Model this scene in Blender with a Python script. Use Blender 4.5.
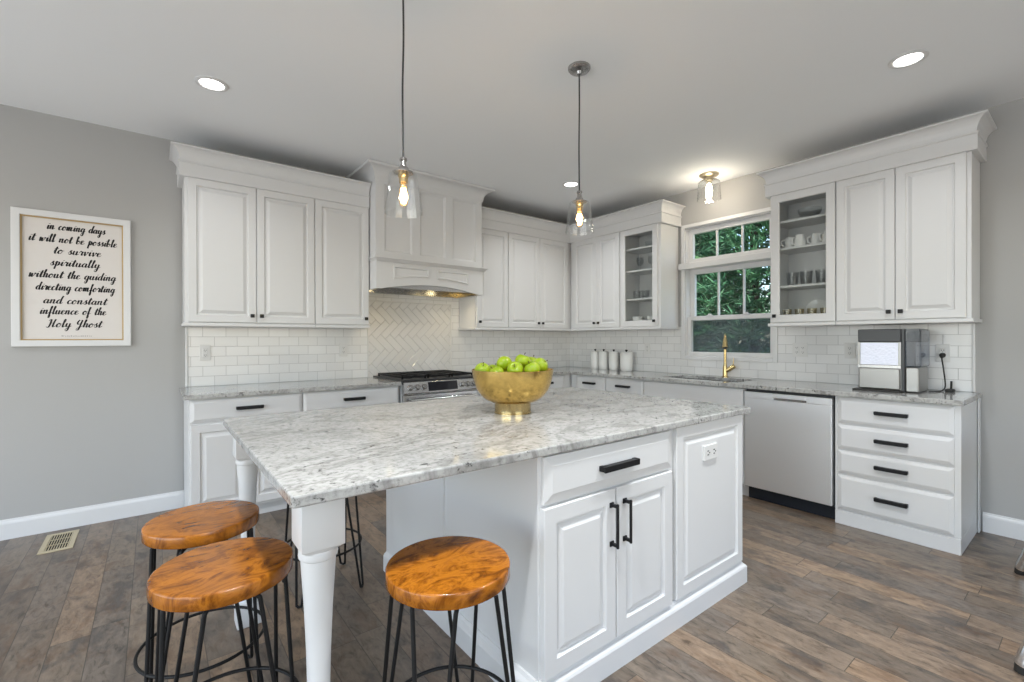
import bpy, bmesh, math, random
from mathutils import Vector, Matrix
random.seed(7)
PI = math.pi
S = bpy.context.scene
for o in list(bpy.data.objects):
    bpy.data.objects.remove(o)
C = S.collection

# ---------------------------------------------------------------- camera
cam_d = bpy.data.cameras.new('camera')
cam = bpy.data.objects.new('camera', cam_d)
C.objects.link(cam)
S.camera = cam
F_PX, YAW, PITCH, ROLL = 461.714, 0.9102, -0.0027, -0.0024
cam_d.sensor_fit = 'HORIZONTAL'
cam_d.sensor_width = 36.0
cam_d.lens = F_PX / 1024 * 36.0
cam_d.shift_y = (340.42 - 341.0) / 1024
cam_d.clip_start = 0.05
fw = Vector((math.cos(YAW) * math.cos(PITCH), math.sin(YAW) * math.cos(PITCH), math.sin(PITCH)))
rt = Vector((math.sin(YAW), -math.cos(YAW), 0))
up = rt.cross(fw)
rt2 = rt * math.cos(ROLL) + up * math.sin(ROLL)
up2 = up * math.cos(ROLL) - rt * math.sin(ROLL)
m = Matrix((rt2, up2, -fw)).transposed().to_4x4()
m.translation = Vector((-4.3322, -4.3345, 1.2759))
cam.matrix_world = m

# ---------------------------------------------------------------- world, exposure, large lights
S.view_settings.view_transform = 'Standard'
S.view_settings.look = 'None'
S.view_settings.gamma = 1.0
S.view_settings.use_curve_mapping = False
S.view_settings.exposure = 0.14

W = bpy.data.worlds.new('sky')
S.world = W
W.use_nodes = True
wn = W.node_tree
bg = wn.nodes['Background']
sky = wn.nodes.new('ShaderNodeTexSky')
sky.sky_type = 'NISHITA'
sky.sun_elevation = math.radians(48)
sky.sun_rotation = math.radians(200)
sky.sun_disc = False
wn.links.new(sky.outputs['Color'], bg.inputs['Color'])
bg.inputs['Strength'].default_value = 0.45


def area_light(name, loc, rot, sx, sy, power, col=(1, 1, 1), shape='RECTANGLE', spread=PI):
    l = bpy.data.lights.new(name, 'AREA')
    l.shape = shape
    l.size = sx
    if shape in ('RECTANGLE', 'ELLIPSE'):
        l.size_y = sy
    l.energy = power
    l.color = col
    l.spread = spread
    o = bpy.data.objects.new(name, l)
    C.objects.link(o)
    o.location = loc
    o.rotation_euler = rot
    return o


# daylight entering through the wide openings behind and to the left of the camera
area_light('daylight_rear', (-3.0, -7.45, 1.30), (PI / 2 + 1.3, 0, 0), 3.4, 2.0, 40, (0.90, 0.955, 1.0))
area_light('daylight_left', (-7.85, -3.7, 1.25), (PI / 2 + 0.55, 0, -PI / 2), 6.0, 2.1, 110, (0.89, 0.95, 1.0))
sun_d = bpy.data.lights.new('sun', 'SUN')
sun_d.energy = 6.5
sun_d.angle = 0.01
sun_d.color = (1, 0.96, 0.9)
sun = bpy.data.objects.new('sun', sun_d)
C.objects.link(sun)
sun.rotation_euler = Vector((0.60, 0.22, -0.77)).to_track_quat('-Z', 'Y').to_euler()


# ---------------------------------------------------------------- materials
def srgb(r, g, b):
    def f(c):
        c /= 255.0
        return c / 12.92 if c <= 0.04045 else ((c + 0.055) / 1.055) ** 2.4
    return (f(r), f(g), f(b), 1)


def mat(name, col=(0.8, 0.8, 0.8, 1), rough=0.5, metal=0.0, **kw):
    m = bpy.data.materials.new(name)
    m.use_nodes = True
    b = m.node_tree.nodes['Principled BSDF']
    b.inputs['Base Color'].default_value = col
    b.inputs['Roughness'].default_value = rough
    b.inputs['Metallic'].default_value = metal
    for k, v in kw.items():
        b.inputs[k].default_value = v
    return m


def nodes(m):
    return m.node_tree, m.node_tree.nodes['Principled BSDF']


def N(nt, typ, **kw):
    n = nt.nodes.new(typ)
    for k, v in kw.items():
        if k.startswith('i_'):
            n.inputs[k[2:].replace('_', ' ')].default_value = v
        else:
            setattr(n, k, v)
    return n


def ramp(nt, stops, fac, interp='LINEAR'):
    r = nt.nodes.new('ShaderNodeValToRGB')
    r.color_ramp.interpolation = interp
    e = r.color_ramp.elements
    while len(e) < len(stops):
        e.new(0.5)
    for i, (p, c) in enumerate(stops):
        e[i].position = p
        e[i].color = c
    nt.links.new(fac, r.inputs[0])
    return r


def math_n(nt, op, a, b=None):
    n = nt.nodes.new('ShaderNodeMath')
    n.operation = op
    for i, v in enumerate((a, b)):
        if v is None:
            continue
        if isinstance(v, (int, float)):
            n.inputs[i].default_value = v
        else:
            nt.links.new(v, n.inputs[i])
    return n.outputs[0]


def mix_c(nt, fac, a, b, blend='MIX'):
    n = nt.nodes.new('ShaderNodeMix')
    n.data_type = 'RGBA'
    n.blend_type = blend
    for sock, v in ((n.inputs[0], fac), (n.inputs[6], a), (n.inputs[7], b)):
        if isinstance(v, (int, float, tuple)):
            sock.default_value = v
        else:
            nt.links.new(v, sock)
    return n.outputs[2]


def paint(name, col, rough, bump=0.02, scale=180):
    m = mat(name, col, rough)
    nt, b = nodes(m)
    tc = N(nt, 'ShaderNodeTexCoord')
    no = N(nt, 'ShaderNodeTexNoise', i_Scale=scale, i_Detail=2.0)
    nt.links.new(tc.outputs['Object'], no.inputs['Vector'])
    bp = N(nt, 'ShaderNodeBump', i_Strength=bump, i_Distance=0.002)
    nt.links.new(no.outputs[0], bp.inputs['Height'])
    nt.links.new(bp.outputs[0], b.inputs['Normal'])
    return m


M = {}
M['white'] = paint('cabinet_paint', (0.68, 0.68, 0.678, 1), 0.38, 0.015, 120)
M['trim'] = paint('trim_paint', (0.71, 0.71, 0.71, 1), 0.35, 0.015, 120)
M['wall'] = paint('wall_paint', (0.42, 0.415, 0.405, 1), 0.75, 0.06, 220)
M['ceiling'] = paint('ceiling_paint', (0.885, 0.90, 0.91, 1), 0.85, 0.05, 200)
M['black'] = paint('black_metal', (0.008, 0.008, 0.009, 1), 0.42, 0.02, 300)
M['iron'] = paint('black_iron', (0.006, 0.006, 0.0065, 1), 0.5, 0.03, 260)
M['plastic_dark'] = paint('charcoal_plastic', (0.035, 0.036, 0.038, 1), 0.35, 0.02, 200)
M['navy'] = paint('dark_toe_panel', (0.006, 0.010, 0.018, 1), 0.5, 0.02, 200)
M['outlet'] = paint('outlet_plastic', (0.70, 0.695, 0.68, 1), 0.35, 0.01, 200)
M['slot'] = paint('outlet_slot', (0.05, 0.05, 0.05, 1), 0.6, 0.01, 200)
M['ceramic'] = paint('white_ceramic', (0.78, 0.775, 0.75, 1), 0.22, 0.02, 60)
M['porcelain'] = paint('porcelain', (0.82, 0.82, 0.81, 1), 0.15, 0.01, 60)
M['paper'] = paint('art_paper', (0.70, 0.665, 0.635, 1), 0.6, 0.02, 300)
M['ink'] = paint('black_ink', (0.012, 0.012, 0.012, 1), 0.7, 0.0, 300)
M['goldtrim'] = paint('gold_trim', (0.42, 0.29, 0.12, 1), 0.35, 0.02, 120)
M['beige'] = paint('beige_metal', (0.50, 0.43, 0.29, 1), 0.45, 0.02, 120)
M['stem'] = paint('apple_stem', (0.06, 0.035, 0.015, 1), 0.8, 0.1, 100)
M['rubber'] = paint('dark_rubber', (0.02, 0.019, 0.017, 1), 0.6, 0.02, 100)
M['bark'] = paint('bark', (0.05, 0.035, 0.025, 1), 0.9, 0.6, 20)
M['lawn'] = paint('lawn_green', (0.06, 0.12, 0.03, 1), 0.9, 0.5, 40)
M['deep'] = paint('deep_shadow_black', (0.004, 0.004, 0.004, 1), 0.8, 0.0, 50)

for k_ in ('iron', 'black'):
    M[k_].node_tree.nodes['Principled BSDF'].inputs['Specular IOR Level'].default_value = 0.3


def brushed(name, col, rough, axis='z', aniso=0.25):
    m = mat(name, col, rough, 1.0)
    nt, b = nodes(m)
    tc = N(nt, 'ShaderNodeTexCoord')
    mp = N(nt, 'ShaderNodeMapping')
    sc = {'z': (60, 60, 1.2), 'x': (1.2, 60, 60), 'y': (60, 1.2, 60), 'n': (25, 25, 25)}[axis]
    mp.inputs['Scale'].default_value = sc
    nt.links.new(tc.outputs['Object'], mp.inputs['Vector'])
    no = N(nt, 'ShaderNodeTexNoise', i_Scale=6.0, i_Detail=3.0)
    nt.links.new(mp.outputs[0], no.inputs['Vector'])
    mr = N(nt, 'ShaderNodeMapRange')
    mr.inputs['To Min'].default_value = max(0.02, rough - 0.06)
    mr.inputs['To Max'].default_value = rough + 0.08
    nt.links.new(no.outputs[0], mr.inputs['Value'])
    nt.links.new(mr.outputs[0], b.inputs['Roughness'])
    bp = N(nt, 'ShaderNodeBump', i_Strength=0.03, i_Distance=0.001)
    nt.links.new(no.outputs[0], bp.inputs['Height'])
    nt.links.new(bp.outputs[0], b.inputs['Normal'])
    return m


M['steel'] = brushed('stainless_steel', (0.90, 0.91, 0.92, 1), 0.46, 'z')
M['steel_mid'] = brushed('ice_maker_steel', (0.36, 0.35, 0.335, 1), 0.36, 'z')
M['steel_h'] = brushed('stainless_steel_horizontal', (0.62, 0.62, 0.62, 1), 0.22, 'x')
M['nickel'] = brushed('brushed_nickel', (0.38, 0.37, 0.36, 1), 0.25, 'n')
M['chrome'] = brushed('chrome', (0.80, 0.80, 0.80, 1), 0.08, 'n')
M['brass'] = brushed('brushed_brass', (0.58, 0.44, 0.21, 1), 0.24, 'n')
M['brassbowl'] = brushed('hammered_brass', (0.72, 0.49, 0.15, 1), 0.17, 'n')


def glass_mat(name, tint=(1, 1, 1, 1), refl=1.0, rough=0.0):
    m = bpy.data.materials.new(name)
    m.use_nodes = True
    nt = m.node_tree
    nt.nodes.remove(nt.nodes['Principled BSDF'])
    out = nt.nodes['Material Output']
    tr = N(nt, 'ShaderNodeBsdfTransparent')
    tr.inputs['Color'].default_value = tint
    gl = N(nt, 'ShaderNodeBsdfGlossy')
    gl.inputs['Roughness'].default_value = rough
    lw = N(nt, 'ShaderNodeLayerWeight')
    lw.inputs['Blend'].default_value = 0.5
    f = math_n(nt, 'POWER', lw.outputs['Facing'], 4.0)
    f = math_n(nt, 'ADD', math_n(nt, 'MULTIPLY', f, 0.55 * refl), 0.035 * refl)
    mx = N(nt, 'ShaderNodeMixShader')
    nt.links.new(f, mx.inputs[0])
    nt.links.new(tr.outputs[0], mx.inputs[1])
    nt.links.new(gl.outputs[0], mx.inputs[2])
    nt.links.new(mx.outputs[0], out.inputs['Surface'])
    return m


M['pane'] = glass_mat('window_glass', (0.97, 0.985, 0.98, 1), 0.6)
M['cabglass'] = glass_mat('cabinet_glass', (0.93, 0.94, 0.935, 1), 0.6)
M['shade'] = glass_mat('clear_shade_glass', (0.985, 0.987, 0.985, 1), 1.5, 0.03)
M['tumbler'] = glass_mat('tumbler_glass', (0.965, 0.97, 0.97, 1), 0.9, 0.08)
M['tank'] = glass_mat('tank_plastic', (0.66, 0.69, 0.74, 1), 1.2, 0.08)
M['bulbglass'] = glass_mat('bulb_glass', (1.0, 0.93, 0.80, 1), 0.8)

# insect screen: fine grey mesh that lets about half of the light through
m = bpy.data.materials.new('insect_screen')
m.use_nodes = True
nt = m.node_tree
b = nt.nodes['Principled BSDF']
b.inputs['Base Color'].default_value = (0.085, 0.12, 0.15, 1)
b.inputs['Roughness'].default_value = 0.7
tr = N(nt, 'ShaderNodeBsdfTransparent')
mx = N(nt, 'ShaderNodeMixShader')
mx.inputs[0].default_value = 0.5
nt.links.new(tr.outputs[0], mx.inputs[1])
nt.links.new(b.outputs[0], mx.inputs[2])
nt.links.new(mx.outputs[0], nt.nodes['Material Output'].inputs['Surface'])
M['screen'] = m


def emit(name, col, strength):
    m = mat(name, (0.8, 0.8, 0.8, 1), 0.5)
    nt, b = nodes(m)
    b.inputs['Emission Color'].default_value = col
    b.inputs['Emission Strength'].default_value = strength
    return m


M['lamp'] = emit('recessed_lamp_lens', (1, 0.98, 0.94, 1), 6.0)
M['filament'] = emit('glowing_filament', (1, 0.62, 0.25, 1), 26.0)
M['filament_white'] = emit('glowing_bulb', (1, 0.85, 0.62, 1), 30.0)
M['hoodlamp'] = emit('hood_lamp_lens', (1, 0.80, 0.42, 1), 9.0)

# granite
m = mat('granite', (0.6, 0.6, 0.6, 1), 0.11)
nt, b = nodes(m)
tc = N(nt, 'ShaderNodeTexCoord')
mp = N(nt, 'ShaderNodeMapping')
mp.inputs['Rotation'].default_value = (0, 0, -0.35)
mp.inputs['Scale'].default_value = (1.0, 1.7, 1.0)
nt.links.new(tc.outputs['Object'], mp.inputs['Vector'])
n1 = N(nt, 'ShaderNodeTexNoise', i_Scale=2.6, i_Detail=8.0, i_Roughness=0.62, i_Distortion=1.2)
nt.links.new(mp.outputs[0], n1.inputs['Vector'])
n2 = N(nt, 'ShaderNodeTexNoise', i_Scale=48.0, i_Detail=6.0, i_Roughness=0.74)
nt.links.new(tc.outputs['Object'], n2.inputs['Vector'])
n3 = N(nt, 'ShaderNodeTexNoise', i_Scale=22.0, i_Detail=8.0, i_Roughness=0.66, i_Distortion=0.8)
nt.links.new(mp.outputs[0], n3.inputs['Vector'])
n4 = N(nt, 'ShaderNodeTexNoise', i_Scale=3.3, i_Detail=3.0, i_Roughness=0.5, i_Distortion=0.9)
nt.links.new(mp.outputs[0], n4.inputs['Vector'])
base = ramp(nt, [(0.30, (0.28, 0.278, 0.27, 1)), (0.45, (0.415, 0.412, 0.40, 1)), (0.60, (0.47, 0.467, 0.455, 1)), (0.76, (0.34, 0.338, 0.33, 1))], n1.outputs[0])
sp = ramp(nt, [(0.34, (0.50, 0.495, 0.49, 1)), (0.44, (0.86, 0.86, 0.85, 1)), (0.56, (1.06, 1.06, 1.05, 1))], n2.outputs[0])
c1 = mix_c(nt, 0.9, base.outputs[0], sp.outputs[0], 'MULTIPLY')
# grey smudges
sm_ = ramp(nt, [(0.37, (1, 1, 1, 1)), (0.46, (0, 0, 0, 1))], n3.outputs[0])
c1 = mix_c(nt, math_n(nt, 'MULTIPLY', sm_.outputs[0], 0.36), c1, (0.24, 0.235, 0.225, 1))
# dark mineral flecks, gathered in patches
pt1 = ramp(nt, [(0.50, (1, 1, 1, 1)), (0.60, (0.1, 0.1, 0.1, 1))], n4.outputs[0])
dk = ramp(nt, [(0.40, (1, 1, 1, 1)), (0.44, (0, 0, 0, 1))], n3.outputs[0])
dk2 = ramp(nt, [(0.46, (1, 1, 1, 1)), (0.51, (0, 0, 0, 1))], n2.outputs[0])
dm = math_n(nt, 'MULTIPLY', math_n(nt, 'MULTIPLY', dk.outputs[0], dk2.outputs[0]), pt1.outputs[0])
c2 = mix_c(nt, math_n(nt, 'MULTIPLY', dm, 0.9), c1, (0.03, 0.028, 0.027, 1))
# long grey veins
vn = N(nt, 'ShaderNodeTexNoise', i_Scale=1.15, i_Detail=6.0, i_Roughness=0.62, i_Distortion=1.4)
nt.links.new(mp.outputs[0], vn.inputs['Vector'])
vd = math_n(nt, 'ABSOLUTE', math_n(nt, 'SUBTRACT', vn.outputs[0], 0.47))
vr = ramp(nt, [(0.0, (1, 1, 1, 1)), (0.026, (0, 0, 0, 1))], vd)
vm = math_n(nt, 'MULTIPLY', math_n(nt, 'MULTIPLY', vr.outputs[0], n2.outputs[0]), 0.95)
c3 = mix_c(nt, vm, c2, (0.13, 0.125, 0.12, 1))
nt.links.new(c3, b.inputs['Base Color'])
M['granite'] = m

# floor planks, laid along Y, each plank with a tone of its own
m = mat('floor_planks', (0.1, 0.08, 0.06, 1), 0.4)
nt, b = nodes(m)
tc = N(nt, 'ShaderNodeTexCoord')
sx = N(nt, 'ShaderNodeSeparateXYZ')
nt.links.new(tc.outputs['Object'], sx.inputs[0])
PW = 0.128
u = math_n(nt, 'DIVIDE', math_n(nt, 'ADD', sx.outputs[0], 20.0 + 0.038), PW)
row = math_n(nt, 'FLOOR', u)
fu = math_n(nt, 'FRACT', u)
wn1 = N(nt, 'ShaderNodeTexWhiteNoise', noise_dimensions='1D')
nt.links.new(row, wn1.inputs['W'])
L0 = math_n(nt, 'ADD', math_n(nt, 'MULTIPLY', wn1.outputs['Value'], 0.55), 0.62)
off = math_n(nt, 'MULTIPLY', wn1.outputs['Value'], 37.7)
v = math_n(nt, 'ADD', math_n(nt, 'DIVIDE', math_n(nt, 'ADD', sx.outputs[1], 20.0), L0), off)
col = math_n(nt, 'FLOOR', v)
fv = math_n(nt, 'FRACT', v)
cmb = N(nt, 'ShaderNodeCombineXYZ')
nt.links.new(row, cmb.inputs[0])
nt.links.new(col, cmb.inputs[1])
wn2 = N(nt, 'ShaderNodeTexWhiteNoise', noise_dimensions='2D')
nt.links.new(cmb.outputs[0], wn2.inputs['Vector'])
tone = ramp(nt, [(0.0, srgb(104, 93, 82)), (0.3, srgb(126, 113, 99)), (0.55, srgb(113, 104, 95)), (0.8, srgb(146, 124, 102)), (1.0, srgb(122, 109, 96))], wn2.outputs['Value'])
# grain and stains, shifted per plank
sh = N(nt, 'ShaderNodeVectorMath', operation='MULTIPLY_ADD')
sh.inputs[1].default_value = (7.0, 2.6, 1.0)
nt.links.new(tc.outputs['Object'], sh.inputs[0])
cm2 = N(nt, 'ShaderNodeCombineXYZ')
nt.links.new(math_n(nt, 'MULTIPLY', wn2.outputs['Value'], 91.0), cm2.inputs[2])
nt.links.new(cm2.outputs[0], sh.inputs[2])
g1 = N(nt, 'ShaderNodeTexNoise', i_Scale=5.0, i_Detail=8.0, i_Roughness=0.7, i_Distortion=0.7)
nt.links.new(sh.outputs[0], g1.inputs['Vector'])
gr = ramp(nt, [(0.32, (0.36, 0.34, 0.33, 1)), (0.46, (0.84, 0.83, 0.82, 1)), (0.68, (1.2, 1.19, 1.18, 1))], g1.outputs[0])
c1 = mix_c(nt, 1.0, tone.outputs[0], gr.outputs[0], 'MULTIPLY')
sh2 = N(nt, 'ShaderNodeVectorMath', operation='MULTIPLY_ADD')
sh2.inputs[1].default_value = (4.0, 2.2, 1.0)
nt.links.new(tc.outputs['Object'], sh2.inputs[0])
nt.links.new(cm2.outputs[0], sh2.inputs[2])
g2 = N(nt, 'ShaderNodeTexNoise', i_Scale=1.7, i_Detail=4.0, i_Roughness=0.6, i_Distortion=0.4)
nt.links.new(sh2.outputs[0], g2.inputs['Vector'])
st = ramp(nt, [(0.34, (1, 1, 1, 1)), (0.47, (0, 0, 0, 1))], g2.outputs[0])
stf = math_n(nt, 'MULTIPLY', st.outputs[0], 0.7)
c2 = mix_c(nt, stf, c1, srgb(66, 63, 62))
g3 = N(nt, 'ShaderNodeTexNoise', i_Scale=1.3, i_Detail=5.0, i_Roughness=0.65, i_Distortion=0.6)
sh3 = N(nt, 'ShaderNodeVectorMath', operation='MULTIPLY_ADD')
sh3.inputs[1].default_value = (7.0, 3.0, 1.0)
nt.links.new(tc.outputs['Object'], sh3.inputs[0])
nt.links.new(cm2.outputs[0], sh3.inputs[2])
nt.links.new(sh3.outputs[0], g3.inputs['Vector'])
br3 = ramp(nt, [(0.52, (0, 0, 0, 1)), (0.66, (1, 1, 1, 1))], g3.outputs[0])
c2 = mix_c(nt, math_n(nt, 'MULTIPLY', br3.outputs[0], 0.5), c2, srgb(92, 66, 46))
# joints
ju = math_n(nt, 'LESS_THAN', math_n(nt, 'MINIMUM', fu, math_n(nt, 'SUBTRACT', 1.0, fu)), 0.014)
jv = math_n(nt, 'LESS_THAN', math_n(nt, 'MULTIPLY', math_n(nt, 'MINIMUM', fv, math_n(nt, 'SUBTRACT', 1.0, fv)), L0), 0.0018)
jj = math_n(nt, 'MAXIMUM', ju, jv)
c3 = mix_c(nt, math_n(nt, 'MULTIPLY', jj, 0.7), c2, srgb(58, 54, 50))
nt.links.new(c3, b.inputs['Base Color'])
rr = N(nt, 'ShaderNodeMapRange')
rr.inputs['To Min'].default_value = 0.22
rr.inputs['To Max'].default_value = 0.42
nt.links.new(g1.outputs[0], rr.inputs['Value'])
nt.links.new(rr.outputs[0], b.inputs['Roughness'])
hh = math_n(nt, 'SUBTRACT', math_n(nt, 'MULTIPLY', g1.outputs[0], 0.5), jj)
bp = N(nt, 'ShaderNodeBump', i_Strength=0.25, i_Distance=0.002)
nt.links.new(hh, bp.inputs['Height'])
nt.links.new(bp.outputs[0], b.inputs['Normal'])
M['floor'] = m


def tile_mat(name, horiz):
    m = mat(name, (0.7, 0.7, 0.7, 1), 0.16)
    nt, b = nodes(m)
    tc = N(nt, 'ShaderNodeTexCoord')
    sx = N(nt, 'ShaderNodeSeparateXYZ')
    nt.links.new(tc.outputs['Object'], sx.inputs[0])
    cb = N(nt, 'ShaderNodeCombineXYZ')
    nt.links.new(math_n(nt, 'ADD', sx.outputs[horiz], 9.12 + 0.022), cb.inputs[0])
    nt.links.new(math_n(nt, 'SUBTRACT', sx.outputs[2], 0.9145), cb.inputs[1])
    br = N(nt, 'ShaderNodeTexBrick')
    br.offset = 0.5
    br.inputs['Scale'].default_value = 1.0
    br.inputs['Brick Width'].default_value = 0.155
    br.inputs['Row Height'].default_value = 0.0772
    br.inputs['Mortar Size'].default_value = 0.0016
    br.inputs['Mortar Smooth'].default_value = 0.3
    br.inputs['Color1'].default_value = (0.74, 0.738, 0.73, 1)
    br.inputs['Color2'].default_value = (0.80, 0.798, 0.79, 1)
    br.inputs['Mortar'].default_value = (0.46, 0.455, 0.45, 1)
    nt.links.new(cb.outputs[0], br.inputs['Vector'])
    nt.links.new(br.outputs['Color'], b.inputs['Base Color'])
    no = N(nt, 'ShaderNodeTexNoise', i_Scale=9.0, i_Detail=2.0)
    nt.links.new(tc.outputs['Object'], no.inputs['Vector'])
    h = math_n(nt, 'ADD', math_n(nt, 'MULTIPLY', br.outputs['Fac'], -1.0), math_n(nt, 'MULTIPLY', no.outputs[0], 0.5))
    bp = N(nt, 'ShaderNodeBump', i_Strength=0.5, i_Distance=0.0022)
    nt.links.new(h, bp.inputs['Height'])
    nt.links.new(bp.outputs[0], b.inputs['Normal'])
    return m


M['tile_x'] = tile_mat('subway_tile', 0)
M['tile_y'] = tile_mat('subway_tile_window_wall', 1)
M['tile'] = paint('glazed_tile', (0.72, 0.71, 0.69, 1), 0.14, 0.10, 10)
M['grout'] = paint('grout', (0.45, 0.445, 0.44, 1), 0.9, 0.1, 200)

# stool seat wood
m = mat('acacia_seat_wood', (0.3, 0.12, 0.03, 1), 0.25)
nt, b = nodes(m)
b.inputs['Specular IOR Level'].default_value = 0.4
tc = N(nt, 'ShaderNodeTexCoord')
oi = N(nt, 'ShaderNodeObjectInfo')
ad = N(nt, 'ShaderNodeVectorMath', operation='MULTIPLY_ADD')
ad.inputs[1].default_value = (1.0, 2.0, 1.0)
nt.links.new(tc.outputs['Object'], ad.inputs[0])
cb = N(nt, 'ShaderNodeCombineXYZ')
nt.links.new(math_n(nt, 'MULTIPLY', oi.outputs['Random'], 30.0), cb.inputs[2])
nt.links.new(cb.outputs[0], ad.inputs[2])
n1 = N(nt, 'ShaderNodeTexNoise', i_Scale=7.0, i_Detail=8.0, i_Roughness=0.66, i_Distortion=2.6)
nt.links.new(ad.outputs[0], n1.inputs['Vector'])
wv = N(nt, 'ShaderNodeTexWave', wave_type='RINGS', i_Scale=4.0, i_Distortion=7.0, i_Detail=3.0)
nt.links.new(ad.outputs[0], wv.inputs['Vector'])
cr = ramp(nt, [(0.28, srgb(76, 40, 8)), (0.43, srgb(134, 76, 14)), (0.58, srgb(174, 106, 26)), (0.72, srgb(114, 60, 12))], n1.outputs[0])
wr = ramp(nt, [(0.0, (0.72, 0.70, 0.68, 1)), (0.6, (1.05, 1.05, 1.05, 1))], wv.outputs[0])
cc = mix_c(nt, 0.55, cr.outputs[0], wr.outputs[0], 'MULTIPLY')
nt.links.new(cc, b.inputs['Base Color'])
b.inputs['Coat Weight'].default_value = 0.15
b.inputs['Coat Roughness'].default_value = 0.12
M['seat'] = m

# apples
m = mat('green_apple_skin', (0.3, 0.45, 0.03, 1), 0.28)
nt, b = nodes(m)
tc = N(nt, 'ShaderNodeTexCoord')
no = N(nt, 'ShaderNodeTexNoise', i_Scale=14.0, i_Detail=3.0)
nt.links.new(tc.outputs['Object'], no.inputs['Vector'])
cr = ramp(nt, [(0.35, srgb(126, 152, 14)), (0.6, srgb(156, 176, 28)), (0.75, srgb(186, 196, 56))], no.outputs[0])
nt.links.new(cr.outputs[0], b.inputs['Base Color'])
M['apple'] = m

# ice in the machine's window
m = mat('ice', (0.8, 0.83, 0.95, 1), 0.2)
nt, b = nodes(m)
tc = N(nt, 'ShaderNodeTexCoord')
vo = N(nt, 'ShaderNodeTexVoronoi', i_Scale=70.0)
nt.links.new(tc.outputs['Object'], vo.inputs['Vector'])
bp = N(nt, 'ShaderNodeBump', i_Strength=0.35, i_Distance=0.006)
nt.links.new(vo.outputs['Distance'], bp.inputs['Height'])
nt.links.new(bp.outputs[0], b.inputs['Normal'])
b.inputs['Emission Color'].default_value = (0.80, 0.84, 1.0, 1)
b.inputs['Emission Strength'].default_value = 0.06
M['ice'] = m

# pine needles
m = mat('pine_needles', (0.05, 0.14, 0.06, 1), 0.6)
nt, b = nodes(m)
tc = N(nt, 'ShaderNodeTexCoord')
no = N(nt, 'ShaderNodeTexNoise', i_Scale=2.2, i_Detail=4.0)
nt.links.new(tc.outputs['Object'], no.inputs['Vector'])
cr = ramp(nt, [(0.3, (0.022, 0.075, 0.038, 1)), (0.52, (0.055, 0.17, 0.075, 1)), (0.72, (0.13, 0.30, 0.12, 1))], no.outputs[0])
nt.links.new(cr.outputs[0], b.inputs['Base Color'])
M['needles'] = m


# ---------------------------------------------------------------- helpers
def link(o, parent=None):
    C.objects.link(o)
    if parent is not None:
        o.parent = parent
    return o


def obj(name, bm, material, parent=None, smooth=False, sharp=None):
    bmesh.ops.recalc_face_normals(bm, faces=bm.faces)
    me = bpy.data.meshes.new(name)
    bm.to_mesh(me)
    bm.free()
    me.materials.append(material)
    if smooth:
        for p in me.polygons:
            p.use_smooth = True
        me.set_sharp_from_angle(angle=math.radians(sharp or 38))
    o = bpy.data.objects.new(name, me)
    return link(o, parent)


def tag(o, label, cat, group=None):
    o['label'] = label
    o['category'] = cat
    if group:
        o['group'] = group
    return o


def thing(name, label, cat, loc=(0, 0, 0), rotz=0.0, group=None):
    o = bpy.data.objects.new(name, None)
    o.empty_display_size = 0.1
    C.objects.link(o)
    o.location = loc
    o.rotation_euler = (0, 0, rotz)
    return tag(o, label, cat, group)


def struct(name, bm, material, parent=None, label=None):
    o = obj(name, bm, material, parent)
    if parent is None:
        o['kind'] = 'structure'
        if label:
            o['label'] = label
    return o


def BM():
    return bmesh.new()


def bx(bm, x0, x1, y0, y1, z0, z1, bev=0.0, seg=2):
    t = bmesh.new()
    vs = [t.verts.new((x, y, z)) for x in (x0, x1) for y in (y0, y1) for z in (z0, z1)]
    for f in ((0, 1, 3, 2), (4, 6, 7, 5), (0, 4, 5, 1), (2, 3, 7, 6), (0, 2, 6, 4), (1, 5, 7, 3)):
        t.faces.new([vs[i] for i in f])
    bmesh.ops.recalc_face_normals(t, faces=t.faces)
    if bev > 0:
        bmesh.ops.bevel(t, geom=list(t.edges), offset=bev, segments=seg, affect='EDGES', profile=0.5)
    merge(bm, t)
    return bm


def merge(bm, t, mtx=None):
    if mtx is not None:
        bmesh.ops.transform(t, matrix=mtx, verts=t.verts)
    me = bpy.data.meshes.new('tmp')
    t.to_mesh(me)
    t.free()
    bm.from_mesh(me)
    bpy.data.meshes.remove(me)


def box(x0, x1, y0, y1, z0, z1, bev=0.0):
    return bx(BM(), x0, x1, y0, y1, z0, z1, bev)


def loops_to_faces(bm, loops, close=True, cap0=False, cap1=False):
    n = len(loops[0])
    for a, b in zip(loops[:-1], loops[1:]):
        for i in range(n if close else n - 1):
            j = (i + 1) % n
            q = [a[i], a[j], b[j], b[i]]
            q2 = []
            for w in q:
                if w not in q2:
                    q2.append(w)
            if len(q2) >= 3:
                try:
                    bm.faces.new(q2)
                except ValueError:
                    pass
    if cap0:
        bm.faces.new(list(reversed(loops[0])))
    if cap1:
        bm.faces.new(loops[-1])


def lathe(bm, prof, segs=32, center=(0, 0, 0), cap0=True, cap1=True):
    cx, cy, cz = center
    loops = []
    for r, z in prof:
        loops.append([bm.verts.new((cx + max(r, 1e-5) * math.cos(2 * PI * k / segs), cy + max(r, 1e-5) * math.sin(2 * PI * k / segs), cz + z)) for k in range(segs)])
    loops_to_faces(bm, loops, True, cap0, cap1)
    return bm


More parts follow.
